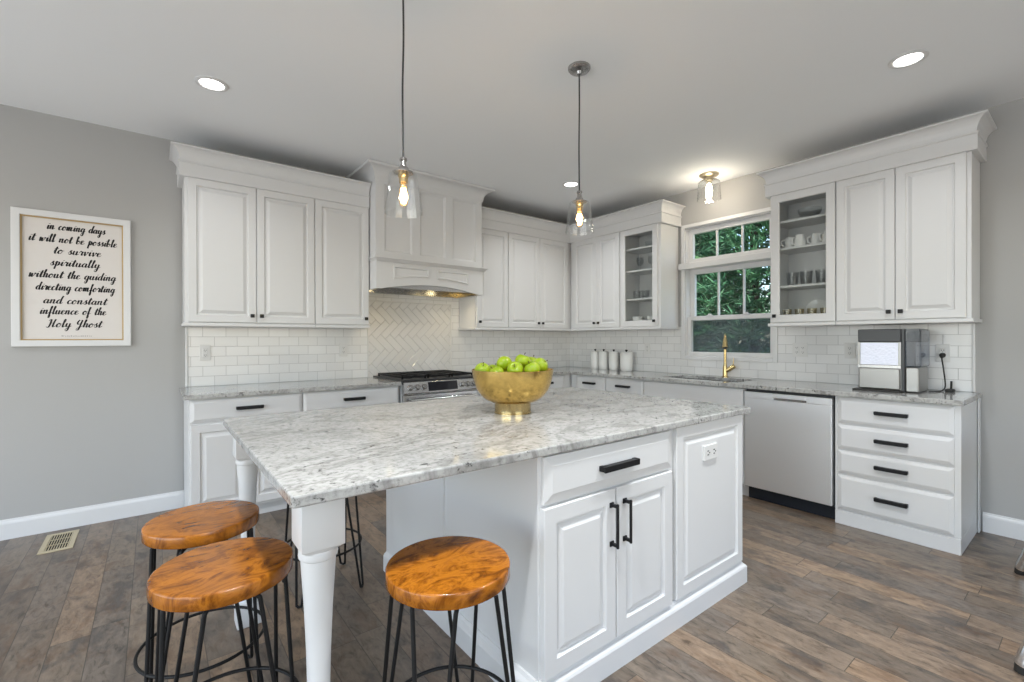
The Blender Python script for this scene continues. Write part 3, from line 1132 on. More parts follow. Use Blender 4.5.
base_cabinet('white base cabinet at the left end of the range wall, by the grey wall', 'back', -4.150, -3.444,
             [('drawer', -4.140, -3.448, 0.722, 0.872, 'c'), ('door', -4.140, -3.797, 0.115, 0.706, 'r'), ('door', -3.793, -3.448, 0.115, 0.706, 'l')])
base_cabinet('white base cabinet between the left end cabinet and the range', 'back', -3.442, -2.668,
             [('drawer', -3.438, -2.674, 0.722, 0.872, 'c'), ('door', -3.438, -3.058, 0.115, 0.706, 'r'), ('door', -3.054, -2.674, 0.115, 0.706, 'l')])
base_cabinet('white base cabinet directly right of the range, behind the gold bowl', 'back', -1.878, -1.262,
             [('drawer', -1.874, -1.266, 0.722, 0.872, 'c'), ('door', -1.874, -1.572, 0.115, 0.706, 'r'), ('door', -1.568, -1.266, 0.115, 0.706, 'l')])
base_cabinet('white corner base cabinet on the range wall', 'back', -1.260, -0.012,
             [('drawer', -1.256, -0.700, 0.722, 0.872, 'c'), ('door', -1.256, -0.700, 0.115, 0.706, 'l')])
base_cabinet('white base cabinet on the window wall, in the corner', 'right', 0.625, 1.128,
             [('drawer', 0.715, 1.124, 0.722, 0.872, 'c'), ('door', 0.715, 1.124, 0.115, 0.706, 'l')])
base_cabinet('white drawer cabinet between the corner cabinet and the sink', 'right', 1.130, 1.609,
             [('drawer', 1.134, 1.605, 0.722, 0.872, 'c'), ('drawer', 1.134, 1.605, 0.425, 0.706, 'c'), ('drawer', 1.134, 1.605, 0.115, 0.409, 'c')])
base_cabinet('white sink base cabinet under the window', 'right', 1.611, 2.562,
             [('slab', 1.615, 2.556, 0.722, 0.872, None), ('door', 1.615, 2.084, 0.115, 0.706, 'r'), ('door', 2.088, 2.556, 0.115, 0.706, 'l')], open_top=True)
DR = base_cabinet('white four-drawer base cabinet right of the dishwasher', 'right', 3.182, 3.815,
                  [('drawer', 3.202, 3.786, 0.700, 0.872, 'c'), ('drawer', 3.202, 3.786, 0.524, 0.684, 'c'), ('drawer', 3.202, 3.786, 0.356, 0.508, 'c'), ('drawer', 3.202, 3.786, 0.112, 0.340, 'c')], toe_flush=True)
obj('end_panel', box(0.636, 0.644, -0.07, -0.010, 0, BZ1, 0.001), M['white'], DR)

# ---------------------------------------------------------------- countertops
def slab_cells(xs, ys, skip, z0, z1):
    bm = BM()
    V = {}
    def vv(i, j, z):
        k = (i, j, z)
        if k not in V:
            V[k] = bm.verts.new((xs[i], ys[j], z))
        return V[k]
    cells = [(i, j) for i in range(len(xs) - 1) for j in range(len(ys) - 1) if not skip(i, j)]
    cs = set(cells)
    for i, j in cells:
        bm.faces.new([vv(i, j, z1), vv(i + 1, j, z1), vv(i + 1, j + 1, z1), vv(i, j + 1, z1)])
        bm.faces.new([vv(i, j + 1, z0), vv(i + 1, j + 1, z0), vv(i + 1, j, z0), vv(i, j, z0)])
        for di, dj, a, b in ((0, -1, (i, j), (i + 1, j)), (1, 0, (i + 1, j), (i + 1, j + 1)), (0, 1, (i + 1, j + 1), (i, j + 1)), (-1, 0, (i, j + 1), (i, j))):
            if (i + di, j + dj) not in cs:
                bm.faces.new([vv(*a, z0), vv(*b, z0), vv(*b, z1), vv(*a, z1)])
    return bm


def bevel_sharp(bm, off):
    bmesh.ops.recalc_face_normals(bm, faces=bm.faces)
    es = [e for e in bm.edges if len(e.link_faces) == 2 and e.calc_face_angle() > 0.5]
    bmesh.ops.bevel(bm, geom=es, offset=off, segments=2, affect='EDGES', profile=0.5)
    return bm


CD = 0.648
ct0 = CT - 0.031
bm = bevel_sharp(box(-4.178, -2.664, -CD, -0.010, ct0, CT), 0.004)
tag(obj('countertop', bm, M['granite']), 'grey and white granite countertop left of the range', 'countertop', 'granite worktops along the walls')
SK = (-0.515, -0.135, -2.46, -1.74)    # sink cut-out x0, x1, y0, y1
xs = [-1.880, -CD, SK[0], SK[1], -0.010]
ys = [-3.832, SK[2], SK[3], -CD, -0.010]
bm = slab_cells(xs, ys, lambda i, j: (i == 0 and j < 3) or (i == 2 and j == 1), ct0, CT)
bevel_sharp(bm, 0.004)
tag(obj('countertop', bm, M['granite']), 'granite countertop from the range round the corner and under the window', 'countertop', 'granite worktops along the walls')
# sink
bm = BM()
q = 0.006
bx(bm, SK[0] - q, SK[1] + q, SK[2] - q, SK[3] + q, 0.700, 0.705)
bx(bm, SK[0] - q - 0.004, SK[0] - q, SK[2] - q, SK[3] + q, 0.700, ct0)
bx(bm, SK[1] + q, SK[1] + q + 0.004, SK[2] - q, SK[3] + q, 0.700, ct0)
bx(bm, SK[0] - q, SK[1] + q, SK[2] - q - 0.004, SK[2] - q, 0.700, ct0)
bx(bm, SK[0] - q, SK[1] + q, SK[3] + q, SK[3] + q + 0.004, 0.700, ct0)
snk = obj('sink', bm, M['steel_h'])
tag(snk, 'undermount stainless steel sink set in the counter under the window', 'sink')
bm = BM()
lathe(bm, [(0.045, 0), (0.045, 0.003), (0.03, 0.004), (0.028, 0.001)], 24, ((SK[0] + SK[1]) / 2, -2.1, 0.705))
obj('drain', bm, M['chrome'], snk, True)

# faucet
fx, fy = -0.085, -2.135
fc = thing('faucet', 'brushed brass gooseneck faucet with pull-down head at the sink', 'faucet', (fx, fy, CT))
bm = BM()
lathe(bm, [(0.030, 0), (0.030, 0.006), (0.022, 0.010), (0.020, 0.09), (0.0145, 0.12), (0.0125, 0.145)], 24)
obj('base', bm, M['brass'], fc, True)
d = Vector((-0.885, -0.465, 0))
pts = [Vector((0, 0, 0.14)), Vector((0, 0, 0.31))]
R_ = 0.066
for k in range(1, 13):
    a = k / 12 * PI * 0.93
    pts.append(d * (R_ * (1 - math.cos(a))) + Vector((0, 0, 0.332 + R_ * math.sin(a))))
obj('spout', tube(BM(), pts, 0.0125, 12), M['brass'], fc, True)
e = pts[-1]
dd = (pts[-1] - pts[-2]).normalized()
hp = [e + dd * s for s in (-0.012, 0.0, 0.03, 0.060, 0.072)]
hd = obj('spray_head', tube(BM(), hp, [0.0160, 0.0190, 0.0215, 0.0245, 0.025], 16), M['brass'], fc, True)
obj('nozzle', tube(BM(), [hp[-1], hp[-1] + dd * 0.008], 0.021, 16), M['rubber'], hd, True)
side = Vector((0.30, -0.80, 0.55)).normalized()
s0 = Vector((0, 0, 0.055))
obj('handle_hub', tube(BM(), [s0 + side * 0.01, s0 + side * 0.092, s0 + side * 0.098], [0.021, 0.0205, 0.015], 16), M['brass'], fc, True)
e2 = s0 + side * 0.078
obj('lever', tube(BM(), [e2, e2 + Vector((0.0, -0.006, 0.05)), e2 + Vector((0.0, -0.01, 0.085))], [0.004, 0.0035, 0.003], 8), M['brass'], fc, True)

# ---------------------------------------------------------------- dishwasher
DW0, DW1 = 2.566, 3.178
dw = thing('dishwasher', 'stainless steel dishwasher with pocket handle between the white cabinets', 'dishwasher', (0, -DW0, 0), R90)
w = DW1 - DW0
obj('tub', box(0.004, w - 0.004, -BD + 0.01, -0.012, 0.10, 0.880), M['plastic_dark'], dw)
bm = BM()
bx(bm, 0.009, w - 0.009, -BD - 0.026, -BD + 0.009, 0.112, 0.808, 0.004)
dwd = obj('door', bm, M['steel'], dw)
bm = BM()
bx(bm, 0.009, 0.215, -BD - 0.026, -BD + 0.009, 0.8085, 0.858, 0.003)
bx(bm, 0.445, w - 0.009, -BD - 0.026, -BD + 0.009, 0.8085, 0.858, 0.003)
bx(bm, 0.2155, 0.4445, -BD - 0.026, -BD + 0.009, 0.826, 0.858, 0.003)
obj('control_strip', bm, M['steel'], dw)
bm = BM()
bx(bm, 0.2155, 0.4445, -BD - 0.004, -BD + 0.009, 0.8085, 0.8255)
obj('pocket_handle', bm, M['nickel'], dw)
obj('toe_panel', box(0.006, w - 0.006, -BD + 0.045, -BD + 0.06, 0.004, 0.108), M['navy'], dw)

# ---------------------------------------------------------------- range
RX0, RX1 = -2.656, -1.888
rg = thing('range', 'stainless steel slide-in gas range under the white hood', 'stove', (RX0, 0, 0))
w = RX1 - RX0
obj('body', box(0.002, w - 0.002, -0.62, -0.02, 0.08, 0.905), M['steel'], rg)
obj('toe_panel', box(0.02, w - 0.02, -0.56, -0.05, 0.003, 0.08), M['plastic_dark'], rg)
bm = BM()
bx(bm, -0.012, w + 0.012, -0.655, -0.016, 0.9155, 0.928, 0.003)
obj('cooktop', bm, M['plastic_dark'], rg)
# sloped control panel
bm = BM()
pr = [(-0.62, 0.805), (-0.685, 0.805), (-0.690, 0.815), (-0.668, 0.905), (-0.650, 0.914), (-0.62, 0.914)]
loops_to_faces(bm, [[bm.verts.new((x, y, z)) for y, z in pr] for x in (0.004, w - 0.004)], True, True, True)
cp = obj('control_panel', bm, M['steel_h'], rg)
pa = Vector((0, -0.690, 0.815))
pb = Vector((0, -0.668, 0.905))
pn = Vector((0, -0.971, 0.238))
def on_panel(x, s, out=0.0):
    return Vector((x, 0, 0)) + pa.lerp(pb, s) + pn * out
bm = BM()
vs0 = [on_panel(x, s, 0.002) for x, s in ((0.232, 0.08), (0.528, 0.08), (0.528, 0.94), (0.232, 0.94))]
vs1 = [on_panel(x, s, -0.004) for x, s in ((0.232, 0.08), (0.528, 0.08), (0.528, 0.94), (0.232, 0.94))]
loops_to_faces(bm, [[bm.verts.new(v_) for v_ in vs1], [bm.verts.new(v_) for v_ in vs0]], True, True, True)
obj('display', bm, mat('display_glass', (0.006, 0.007, 0.012, 1), 0.08), cp)
for kx in (0.060, 0.124, 0.188, 0.580, 0.642, 0.704):
    c0 = on_panel(kx, 0.5)
    kb = BM()
    tube(kb, [c0 + pn * 0.0, c0 + pn * 0.006, c0 + pn * 0.007, c0 + pn * 0.030, c0 + pn * 0.033], [0.027, 0.027, 0.023, 0.020, 0.017], 20)
    obj('control_knob', kb, M['nickel'], cp, True)
bm = BM()
bx(bm, 0.006, w - 0.006, -0.665, -0.622, 0.26, 0.795, 0.004)
od = obj('oven_door', bm, M['steel_h'], rg)
bm = BM()
tube(bm, [(0.05, -0.712, 0.752), (w - 0.05, -0.712, 0.752)], 0.013, 12)
for x in (0.075, w - 0.075):
    tube(bm, [(x, -0.664, 0.752), (x, -0.712, 0.752)], 0.010, 10)
obj('oven_handle', bm, M['steel_h'], od, True)
obj('oven_window', box(0.12, w - 0.12, -0.667, -0.664, 0.36, 0.66), mat('oven_glass', (0.01, 0.01, 0.012, 1), 0.08), od)
obj('warming_drawer', box(0.006, w - 0.006, -0.663, -0.622, 0.085, 0.25, 0.004), M['steel_h'], rg)
for gx in (0.02, 0.268, 0.516):
    bm = BM()
    gw = 0.232
    for xx in (gx, gx + gw - 0.014):
        bx(bm, xx, xx + 0.014, -0.60, -0.06, 0.938, 0.956, 0.002)
    for yy in (-0.60, -0.47, -0.34, -0.20, -0.074):
        bx(bm, gx, gx + gw, yy, yy + 0.014, 0.940, 0.956, 0.002)
    bx(bm, gx + gw / 2 - 0.007, gx + gw / 2 + 0.007, -0.60, -0.06, 0.940, 0.956, 0.002)
    for xx in (gx, gx + gw - 0.014):
        for yy in (-0.60, -0.074):
            bx(bm, xx, xx + 0.014, yy, yy + 0.014, 0.928, 0.942)
    obj('grate', bm, M['iron'], rg)
    for yy in (-0.46, -0.19):
        bm = BM()
        lathe(bm, [(0.045, 0), (0.045, 0.006), (0.03, 0.008), (0.03, 0.013), (0.001, 0.014)], 20, (gx + gw / 2, yy, 0.928))
        obj('burner', bm, M['iron'], rg, True)

# ================================================================ island
isl = thing('kitchen_island', 'white kitchen island with panelled cupboard and two turned corner legs', 'kitchen island', (-2.6, -2.52, 0))
def L(o, x0, x1, y0, y1, z0, z1, bev=0.0):
    return bx(o, x0 + 2.6, x1 + 2.6, y0 + 2.52, y1 + 2.52, z0, z1, bev)
IX0, IX1, IY0, IY1 = -3.305, -1.905, -3.152, -1.885
obj('body', L(BM(), IX0, IX1, IY0, IY1, 0.05, 0.884, 0.002), M['white'], isl)
# side panel seam: the thinner rear half of the end is a separate board
obj('end_panel', L(BM(), IX0 - 0.010, IX0 + 0.002, -2.524, IY1, 0.1, 0.884, 0.001), M['white'], isl)
pp = [(0, 0.0), (0.030, 0.0), (0.030, 0.082), (0.026, 0.090), (0.014, 0.100), (0.008, 0.112), (0, 0.114)]
pp = [(a - 0.002, b_) for a, b_ in pp]
pth = [(IX0, IY1), (IX0, IY0), (IX1, IY0), (IX1, IY1)]
bm = BM()
pth2 = [(x + 2.6, y + 2.52) for x, y in pth]
sweep(bm, pth2 + [pth2[0]], pp, 1)
obj('plinth', bm, M['white'], isl)
def fr(o_bm):
    bmesh.ops.translate(o_bm, vec=(2.6, 2.52, 0), verts=o_bm.verts)
    return o_bm
d = obj('drawer', fr(drawer_front(-3.290, -2.545, 0.712, 0.874, IY0, 0.022, 0.034)), M['white'], isl)
obj('handle', fr(pull_bm(-2.915, 0.792, IY0 - 0.022, 0.205)), M['black'], d)
for a, b, hx in ((-3.295, -2.924, -2.952), (-2.918, -2.545, -2.874)):
    d = obj('door', fr(panel_door(a, b, 0.118, 0.700, IY0, 0.022, 0.062)), M['white'], isl)
    obj('handle', fr(pull_bm(hx, 0.568, IY0 - 0.022, 0.168, True)), M['black'], d)
obj('decorative_panel', fr(panel_door(-2.510, -1.908, 0.118, 0.884, IY0, 0.020, 0.058)), M['white'], isl)
ol = obj('outlet', fr(box(-2.295, -2.175, IY0 - 0.028, IY0 - 0.018, 0.700, 0.772, 0.003)), M['outlet'], isl)
bm = BM()
for cx_ in (-2.262, -2.208):
    for dz in (-0.009, 0.009):
        bx(bm, cx_ - 0.006, cx_ + 0.006, IY0 - 0.0295, IY0 - 0.027, 0.736 + dz - 0.0022, 0.736 + dz + 0.0022)
    bx(bm, cx_ + 0.010, cx_ + 0.015, IY0 - 0.0295, IY0 - 0.027, 0.733, 0.739)
obj('outlet_slots', fr(bm), M['slot'], ol)


def island_leg(x, y):
    bm = BM()
    h = 0.0525
    t = bmesh.new()
    bx(t, x - h, x + h, y - h, y + h, 0.752, 0.884, 0.0015)
    merge(bm, t)
    # scooped underside of the block
    loops = []
    for k, (f, z) in enumerate(((1.0, 0.7535), (0.985, 0.748), (0.93, 0.741), (0.88, 0.737))):
        lp = []
        for q in range(40):
            a = 2 * PI * q / 40 + PI / 4
            c_, s_ = math.cos(a), math.sin(a)
            sq = 1 / max(abs(c_), abs(s_))
            mixr = (h - 0.001) * (sq * (1 - k / 3.0) + (k / 3.0) * 0.92) * (f if k < 3 else 1.0)
            lp.append(bm.verts.new((x + c_ * mixr, y + s_ * mixr, z)))
        loops.append(lp)
    loops_to_faces(bm, loops, True, True, True)
    # turned shaft
    pr = [(0.040, 0.098), (0.043, 0.105), (0.040, 0.116), (0.030, 0.128), (0.0275, 0.15), (0.0270, 0.24), (0.0275, 0.36), (0.0300, 0.47), (0.0345, 0.58), (0.0395, 0.66), (0.0425, 0.708), (0.0425, 0.716), (0.0470, 0.720), (0.0485, 0.727), (0.0470, 0.734), (0.0465, 0.738)]
    lathe(bm, pr, 40, (x, y, 0))
    bx(bm, x - 0.05, x + 0.05, y - 0.05, y + 0.05, 0.0, 0.10, 0.004)
    return bm


obj('leg', fr(island_leg(-3.9965, -3.083)), M['white'], isl, True, 30)
obj('leg', fr(island_leg(-3.9965, -1.950)), M['white'], isl, True, 30)
bm = BM()
bx(bm, -4.082, -1.842, -3.186, -1.853, 0.884, 0.914)
bmesh.ops.recalc_face_normals(bm, faces=bm.faces)
ve = [e for e in bm.edges if abs(e.verts[0].co.z - e.verts[1].co.z) > 0.01]
bmesh.ops.bevel(bm, geom=ve, offset=0.012, segments=4, affect='EDGES', profile=0.5)
bevel_sharp(bm, 0.005)
tag(obj('island_countertop', bm, M['granite']), 'large speckled grey and white granite slab on the kitchen island', 'countertop')

# ================================================================ stools
def make_stool(label):
    t = thing('bar_stool', label, 'stool', (0, 0, 0), 0, 'hairpin leg stools around the island')
    R, H, T = 0.173, 0.650, 0.042
    bm = BM()
    lathe(bm, [(R - 0.008, H - T), (R - 0.002, H - T + 0.002), (R, H - T + 0.005), (R, H - 0.005), (R - 0.0015, H - 0.002), (R - 0.005, H - 0.0003), (R - 0.008, H)], 72)
    obj('seat', bm, M['seat'], t, True, 50)
    zt = H - T
    for k in range(4):
        a = k * PI / 2 + PI / 4
        rd = Vector((math.cos(a), math.sin(a), 0))
        tg = Vector((-rd.y, rd.x, 0))
        top, foot = rd * 0.142, rd * 0.205
        def at(r_, s, z):
            return rd * r_ + tg * s + Vector((0, 0, z))
        p = [at(0.105, -0.058, zt - 0.006), at(0.125, -0.058, zt - 0.006), at(0.142, -0.057, zt - 0.014), at(0.146, -0.055, zt - 0.035)]
        p += [at(0.146 + 0.065 * f, -0.055 + 0.041 * f, zt - 0.035 - (zt - 0.06) * f) for f in (0.25, 0.5, 0.75, 1.0)]
        p += [at(0.213, -0.010, 0.012), at(0.214, 0.0, 0.0066), at(0.213, 0.010, 0.012)]
        q = [at(0.105, 0.058, zt - 0.006), at(0.125, 0.058, zt - 0.006), at(0.142, 0.057, zt - 0.014), at(0.146, 0.055, zt - 0.035)]
        q += [at(0.146 + 0.065 * f, 0.055 - 0.041 * f, zt - 0.035 - (zt - 0.06) * f) for f in (0.25, 0.5, 0.75, 1.0)]
        pts = catmull(p + q[::-1], 4)
        bm = tube(BM(), pts, 0.0060, 8)
        # flat mounting plate under the seat
        pl_ = bmesh.new()
        bx(pl_, 0.070, 0.128, -0.07, 0.07, zt - 0.0045, zt)
        merge(bm, pl_, Matrix.Rotation(a, 4, 'Z'))
        obj('leg', bm, M['iron'], t, True, 60)
    rz = 0.218
    rr = 0.190
    obj('footrest_ring', tube(BM(), [(rr * math.cos(2 * PI * k / 56), rr * math.sin(2 * PI * k / 56), rz) for k in range(56)], 0.0055, 8, True), M['iron'], t, True)
    return t


st = make_stool('round wooden stool with black hairpin legs at the left, nearest the camera')
st.location = (-4.175, -2.815, 0)
st.rotation_euler = (0, 0, 0.02)
dup(st, (-4.193, -2.372, 0), -0.06, 'round wooden stool with black hairpin legs, behind the nearest left stool')
dup(st, (-3.676, -3.197, 0), 0.0, 'round wooden stool with black hairpin legs in front of the island cupboard')
dup(st, (-3.640, -1.835, 0), 0.0, 'stool on the far side of the island, only its hairpin legs showing')

# ================================================================ things on the island
bl = thing('bowl', 'gold footed bowl filled with green apples on the island', 'bowl', (-2.928, -2.532, CT))
bm = BM()
prof = [(0.080, 0.050), (0.110, 0.056), (0.140, 0.072), (0.165, 0.098), (0.184, 0.132), (0.196, 0.172), (0.2025, 0.212), (0.1995, 0.2135), (0.193, 0.174), (0.181, 0.135), (0.162, 0.102), (0.138, 0.078), (0.108, 0.063), (0.02, 0.060)]
sm = catmull([(r_, 0, z) for r_, z in prof[:7]], 4)
si = catmull([(r_, 0, z) for r_, z in prof[7:]], 4)
lathe(bm, [(p.x, p.z) for p in sm] + [(p.x, p.z) for p in si], 64)
obj('basin', bm, M['brassbowl'], bl, True, 60)
bm = BM()
lathe(bm, [(0.091, 0.0), (0.091, 0.004), (0.089, 0.006), (0.089, 0.047), (0.091, 0.050), (0.091, 0.053), (0.07, 0.053)], 56)
obj('foot', bm, M['brass'], bl, True, 40)


def apple_mesh(R=0.0395):
    bm = BM()
    prof = []
    for k in range(25):
        a = -PI / 2 + PI * k / 24
        r_ = R * math.cos(a)
        z = R * 0.93 * math.sin(a)
        # dimples at stem and calyx
        f = max(0.0, 1 - r_ / (R * 0.52))
        if z > 0:
            z -= R * 0.42 * f ** 1.6
        else:
            z += R * 0.22 * f ** 1.6
        r_ *= 1 + 0.05 * math.sin(a)
        prof.append((r_, z))
    lathe(bm, prof, 32)
    return bm


ap = None
def place_apple(p, tilt, label):
    global ap
    if ap is None:
        ap = thing('apple', label, 'apple', p, 0, 'green apples in the gold bowl')
        obj('skin', apple_mesh(), M['apple'], ap, True, 80)
        obj('stem', tube(BM(), [(0, 0, 0.020), (0.001, 0.001, 0.034), (0.004, 0.001, 0.046)], [0.0016, 0.0016, 0.0024], 6), M['stem'], ap, True)
        r = ap
    else:
        r = dup(ap, p, None, label)
    r.rotation_euler = tilt
    return r


# directions in the bowl as seen from the camera: right = (.79,-.61), away = (.61,.79)
cr_, ca_ = Vector((0.79, -0.614, 0)), Vector((0.614, 0.79, 0))
B0 = Vector((-2.928, -2.532, CT))
def ap_at(r_, a_, z):
    return B0 + cr_ * r_ + ca_ * a_ + Vector((0, 0, z))
low = 'green apple buried in the bottom of the gold bowl'
for k in range(5):
    a = k * 2 * PI / 5 + 0.3
    place_apple(ap_at(0.085 * math.cos(a), 0.085 * math.sin(a), 0.112), (0.2, 0.1 * k, k), low)
for r_, a_, z, tl, lb in (
    (-0.148, -0.01, 0.208, (0.3, -0.4, 0.5), 'green apple farthest left, against the bowl rim'),
    (-0.0965, 0.0584, 0.1965, (0.4, 0.2, 1.3), 'green apple low between the two left ones, half hidden'),
    (-0.078, -0.055, 0.193, (-0.3, 0.5, 2.0), 'green apple at the front left, barely above the rim'),
    (-0.0415, 0.0166, 0.2395, (0.5, 0.6, 2.5), 'green apple standing high at left of centre'),
    (0.012, -0.05, 0.215, (0.95, -0.35, -0.6), 'green apple in the middle front with its stem dimple facing out'),
    (0.05, 0.04, 0.25, (0.2, 0.2, 0.2), 'topmost green apple near the centre of the heap'),
    (0.095, -0.05, 0.214, (-0.4, 0.1, 1.0), 'green apple at the front right of the bowl'),
    (0.138, 0.02, 0.23, (0.85, 0.4, 0.2), 'green apple farthest right with a dark dimple, high in the heap'),
    (0.1, 0.105, 0.236, (0.1, 0.2, 0.2), 'green apple at the back right with its stem upright'),
):
    place_apple(ap_at(r_, a_, z), tl, lb)

# ================================================================ ceiling lights
def recessed(x, y, label, power, spread=2.3):
    t = thing('recessed_light', label, 'ceiling light', (x, y, ZC), 0, 'recessed ceiling lights')
    bm = BM()
    lathe(bm, [(0.085, 0.0), (0.085, -0.004), (0.078, -0.008), (0.066, -0.008), (0.060, -0.002)], 40, cap0=False, cap1=False)
    obj('trim_ring', bm, M['trim'], t, True)
    bm = BM()
    lathe(bm, [(0.061, 0.0), (0.060, -0.004), (0.02, -0.006)], 32)
    obj('lens', bm, M['lamp'], t, True)
    l = area_light('recessed_lamp_light', (x, y, ZC - 0.012), (0, 0, 0), 0.12, 0.12, power, (0.94, 0.975, 1.0), 'DISK', spread)
    return t


recessed(-4.054, -1.10, 'recessed ceiling light at the left, above the left stools', 4.5)
recessed(-1.104, -3.676, 'recessed ceiling light at the right, in front of the right cabinets', 4.5)
recessed(-1.113, -1.135, 'recessed ceiling light at the back corner, beside the right pendant', 7)
recessed(-4.03, -3.55, 'recessed ceiling light overhead, just outside the picture', 27)
recessed(-6.6, -1.1, 'added recessed fill light at the far left, outside the picture', 9)  # added unseen lamp to brighten the floor and its bounce
recessed(-6.6, -3.6, 'added recessed fill light left of the camera, outside the picture', 9)  # added unseen lamp, more downward fill on the left
recessed(-2.3, -3.72, 'added recessed fill light in front of the island, above the picture', 17, 2.0)  # unseen lamp added to light the dishwasher, drawers and right floor
recessed(-4.0, -6.2, 'added recessed fill light behind the camera in the middle', 6)  # added unseen lamp, fills the room from behind


def make_pendant(label, loc, ztop_shade):
    """origin on the ceiling; ztop_shade measured down from it"""
    t = thing('pendant_light', label, 'pendant light', loc, 0, 'glass pendant lights over the island')
    D = -ztop_shade
    bm = BM()
    lathe(bm, [(0.062, 0.0), (0.062, -0.010), (0.054, -0.020), (0.020, -0.026), (0.014, -0.040), (0.005, -0.044)], 36)
    obj('canopy', bm, M['nickel'], t, True)
    pts = catmull([(0, 0, -0.04), (0.003, 0.002, D * 0.3), (-0.003, 0.0, D * 0.6), (0, 0, D + 0.05)], 8)
    obj('cord', tube(BM(), pts, 0.0042, 8), M['plastic_dark'], t, True)
    bm = BM()
    lathe(bm, [(0.006, D + 0.062), (0.014, D + 0.058), (0.016, D + 0.050), (0.011, D + 0.044), (0.013, D + 0.024), (0.019, D + 0.020), (0.024, D + 0.006), (0.040, D + 0.001), (0.040, D - 0.004), (0.022, D - 0.006), (0.001, D - 0.0065)], 32)
    obj('socket', bm, M['nickel'], t, True)
    bm = BM()
    lathe(bm, [(0.021, D - 0.0066), (0.021, D - 0.020), (0.018, D - 0.022), (0.018, D - 0.045), (0.001, D - 0.046)], 24)
    obj('glow_tinted_holder', bm, M['brass'], t, True)  # brass colour stands in for the filament's orange glow on the socket
    bm = BM()
    lathe(bm, [(0.040, D - 0.002), (0.052, D - 0.004), (0.058, D - 0.011), (0.079, D - 0.172), (0.0755, D - 0.172), (0.0550, D - 0.013), (0.050, D - 0.0075), (0.040, D - 0.0055)], 48, cap0=False, cap1=False)
    obj('glass_shade', bm, M['shade'], t, True)
    bm = BM()
    lathe(bm, [(0.012, D - 0.044), (0.016, D - 0.058), (0.017, D - 0.075), (0.017, D - 0.130), (0.012, D - 0.140), (0.001, D - 0.143)], 24)
    b = obj('bulb', bm, M['bulbglass'], t, True)
    bm = BM()
    for k in range(5):
        a = k * 2 * PI / 5
        tube(bm, [(0.0085 * math.cos(a), 0.0085 * math.sin(a), D - 0.068), (0.0085 * math.cos(a + .6), 0.0085 * math.sin(a + .6), D - 0.128)], 0.0038, 6)
    obj('filament', bm, M['filament'], b, True)
    l = bpy.data.lights.new('pendant_bulb_light', 'POINT')
    l.energy = 3.0
    l.color = (1, 0.66, 0.34)
    l.shadow_soft_size = 0.02
    o = bpy.data.objects.new('pendant_bulb_light', l)
    link(o)
    o.location = (loc[0], loc[1], loc[2] + D - 0.10)
    return t


make_pendant('clear glass pendant light on the left, in front of the hood', (-3.503, -2.53, ZC), ZC - 1.975)
make_pendant('clear glass pendant light on the right with its ceiling canopy in view', (-2.456, -2.535, ZC), ZC - 2.040)

# semi-flush light over the sink
fl = thing('flush_mount_light', 'small glass ceiling light over the sink window', 'ceiling light', (-0.29, -2.092, ZC))
bm = BM()
lathe(bm, [(0.085, 0.0), (0.085, -0.008), (0.070, -0.020), (0.030, -0.026), (0.028, -0.05), (0.036, -0.054), (0.036, -0.06), (0.022, -0.064), (0.02, -0.085), (0.001, -0.086)], 36)
obj('canopy', bm, brushed('warm_lit_nickel', (0.55, 0.47, 0.34, 1), 0.3, 'n'), fl, True)  # nickel tinted tan to paint in the bulb's warm reflection
bm = BM()
lathe(bm, [(0.037, -0.056), (0.080, -0.060), (0.093, -0.072), (0.104, -0.235), (0.1010, -0.235), (0.0905, -0.073), (0.079, -0.063), (0.037, -0.059)], 48, cap0=False, cap1=False)
obj('glass_shade', bm, M['shade'], fl, True)
bm = BM()
lathe(bm, [(0.013, -0.084), (0.024, -0.115), (0.030, -0.145), (0.024, -0.180), (0.010, -0.205), (0.001, -0.212)], 24)
obj('bulb', bm, M['filament_white'], fl, True)
l = bpy.data.lights.new('sink_bulb_light', 'POINT')
l.energy = 2.7
l.color = (1, 0.90, 0.76)
l.shadow_soft_size = 0.04
o = bpy.data.objects.new('sink_bulb_light', l)
link(o)
o.location = (-0.29, -2.092, ZC - 0.225)

# ================================================================ outlets, vent, canisters
def wall_outlet(label, frame, c, z, w=0.074, h=0.122, kind='duplex', plug=False):
    if frame == 'back':
        loc, rz = (c, -0.008, z), 0
    else:
        loc, rz = (-0.008, -c, z), R90
    t = thing('wall_outlet', label, 'outlet', loc, rz, 'white wall outlets and switches on the tile')
    obj('plate', box(-w / 2, w / 2, -0.006, 0, -h / 2, h / 2, 0.002), M['outlet'], t)
    n = max(1, round(w / 0.06) - 0) if kind == 'double' else 1
    for k in range(n):
        cx = (k - (n - 1) / 2) * 0.046
        obj('receptacle', box(cx - 0.017, cx + 0.017, -0.009, -0.005, -0.034, 0.034, 0.002), M['outlet'], t)
        bm = BM()
        for dz in (-0.019, 0.019):
            for dx in (-0.006, 0.006):
                bx(bm, cx + dx - 0.0013, cx + dx + 0.0013, -0.0096, -0.008, dz - 0.004, dz + 0.005)
            bx(bm, cx - 0.0022, cx + 0.0022, -0.0096, -0.008, dz - 0.012, dz - 0.008)
        obj('slots', bm, M['slot'], t)
    return t


wall_outlet('wall outlet on the tile at the left end of the range wall', 'back', -4.012, 1.176)
wall_outlet('wall outlet on the tile just left of the herringbone panel', 'back', -2.945, 1.182)
wall_outlet('wide double outlet on the tile right of the window', 'right', 2.745, 1.18, 0.115, 0.118, 'double')
wall_outlet('wall outlet on the tile directly left of the ice maker', 'right', 3.10, 1.18)
wall_outlet('wall outlet right of the ice maker with a black plug in it', 'right', 3.64, 1.172)
wall_outlet('wall outlet on the tile between the canisters and the window', 'right', 1.22, 1.17)

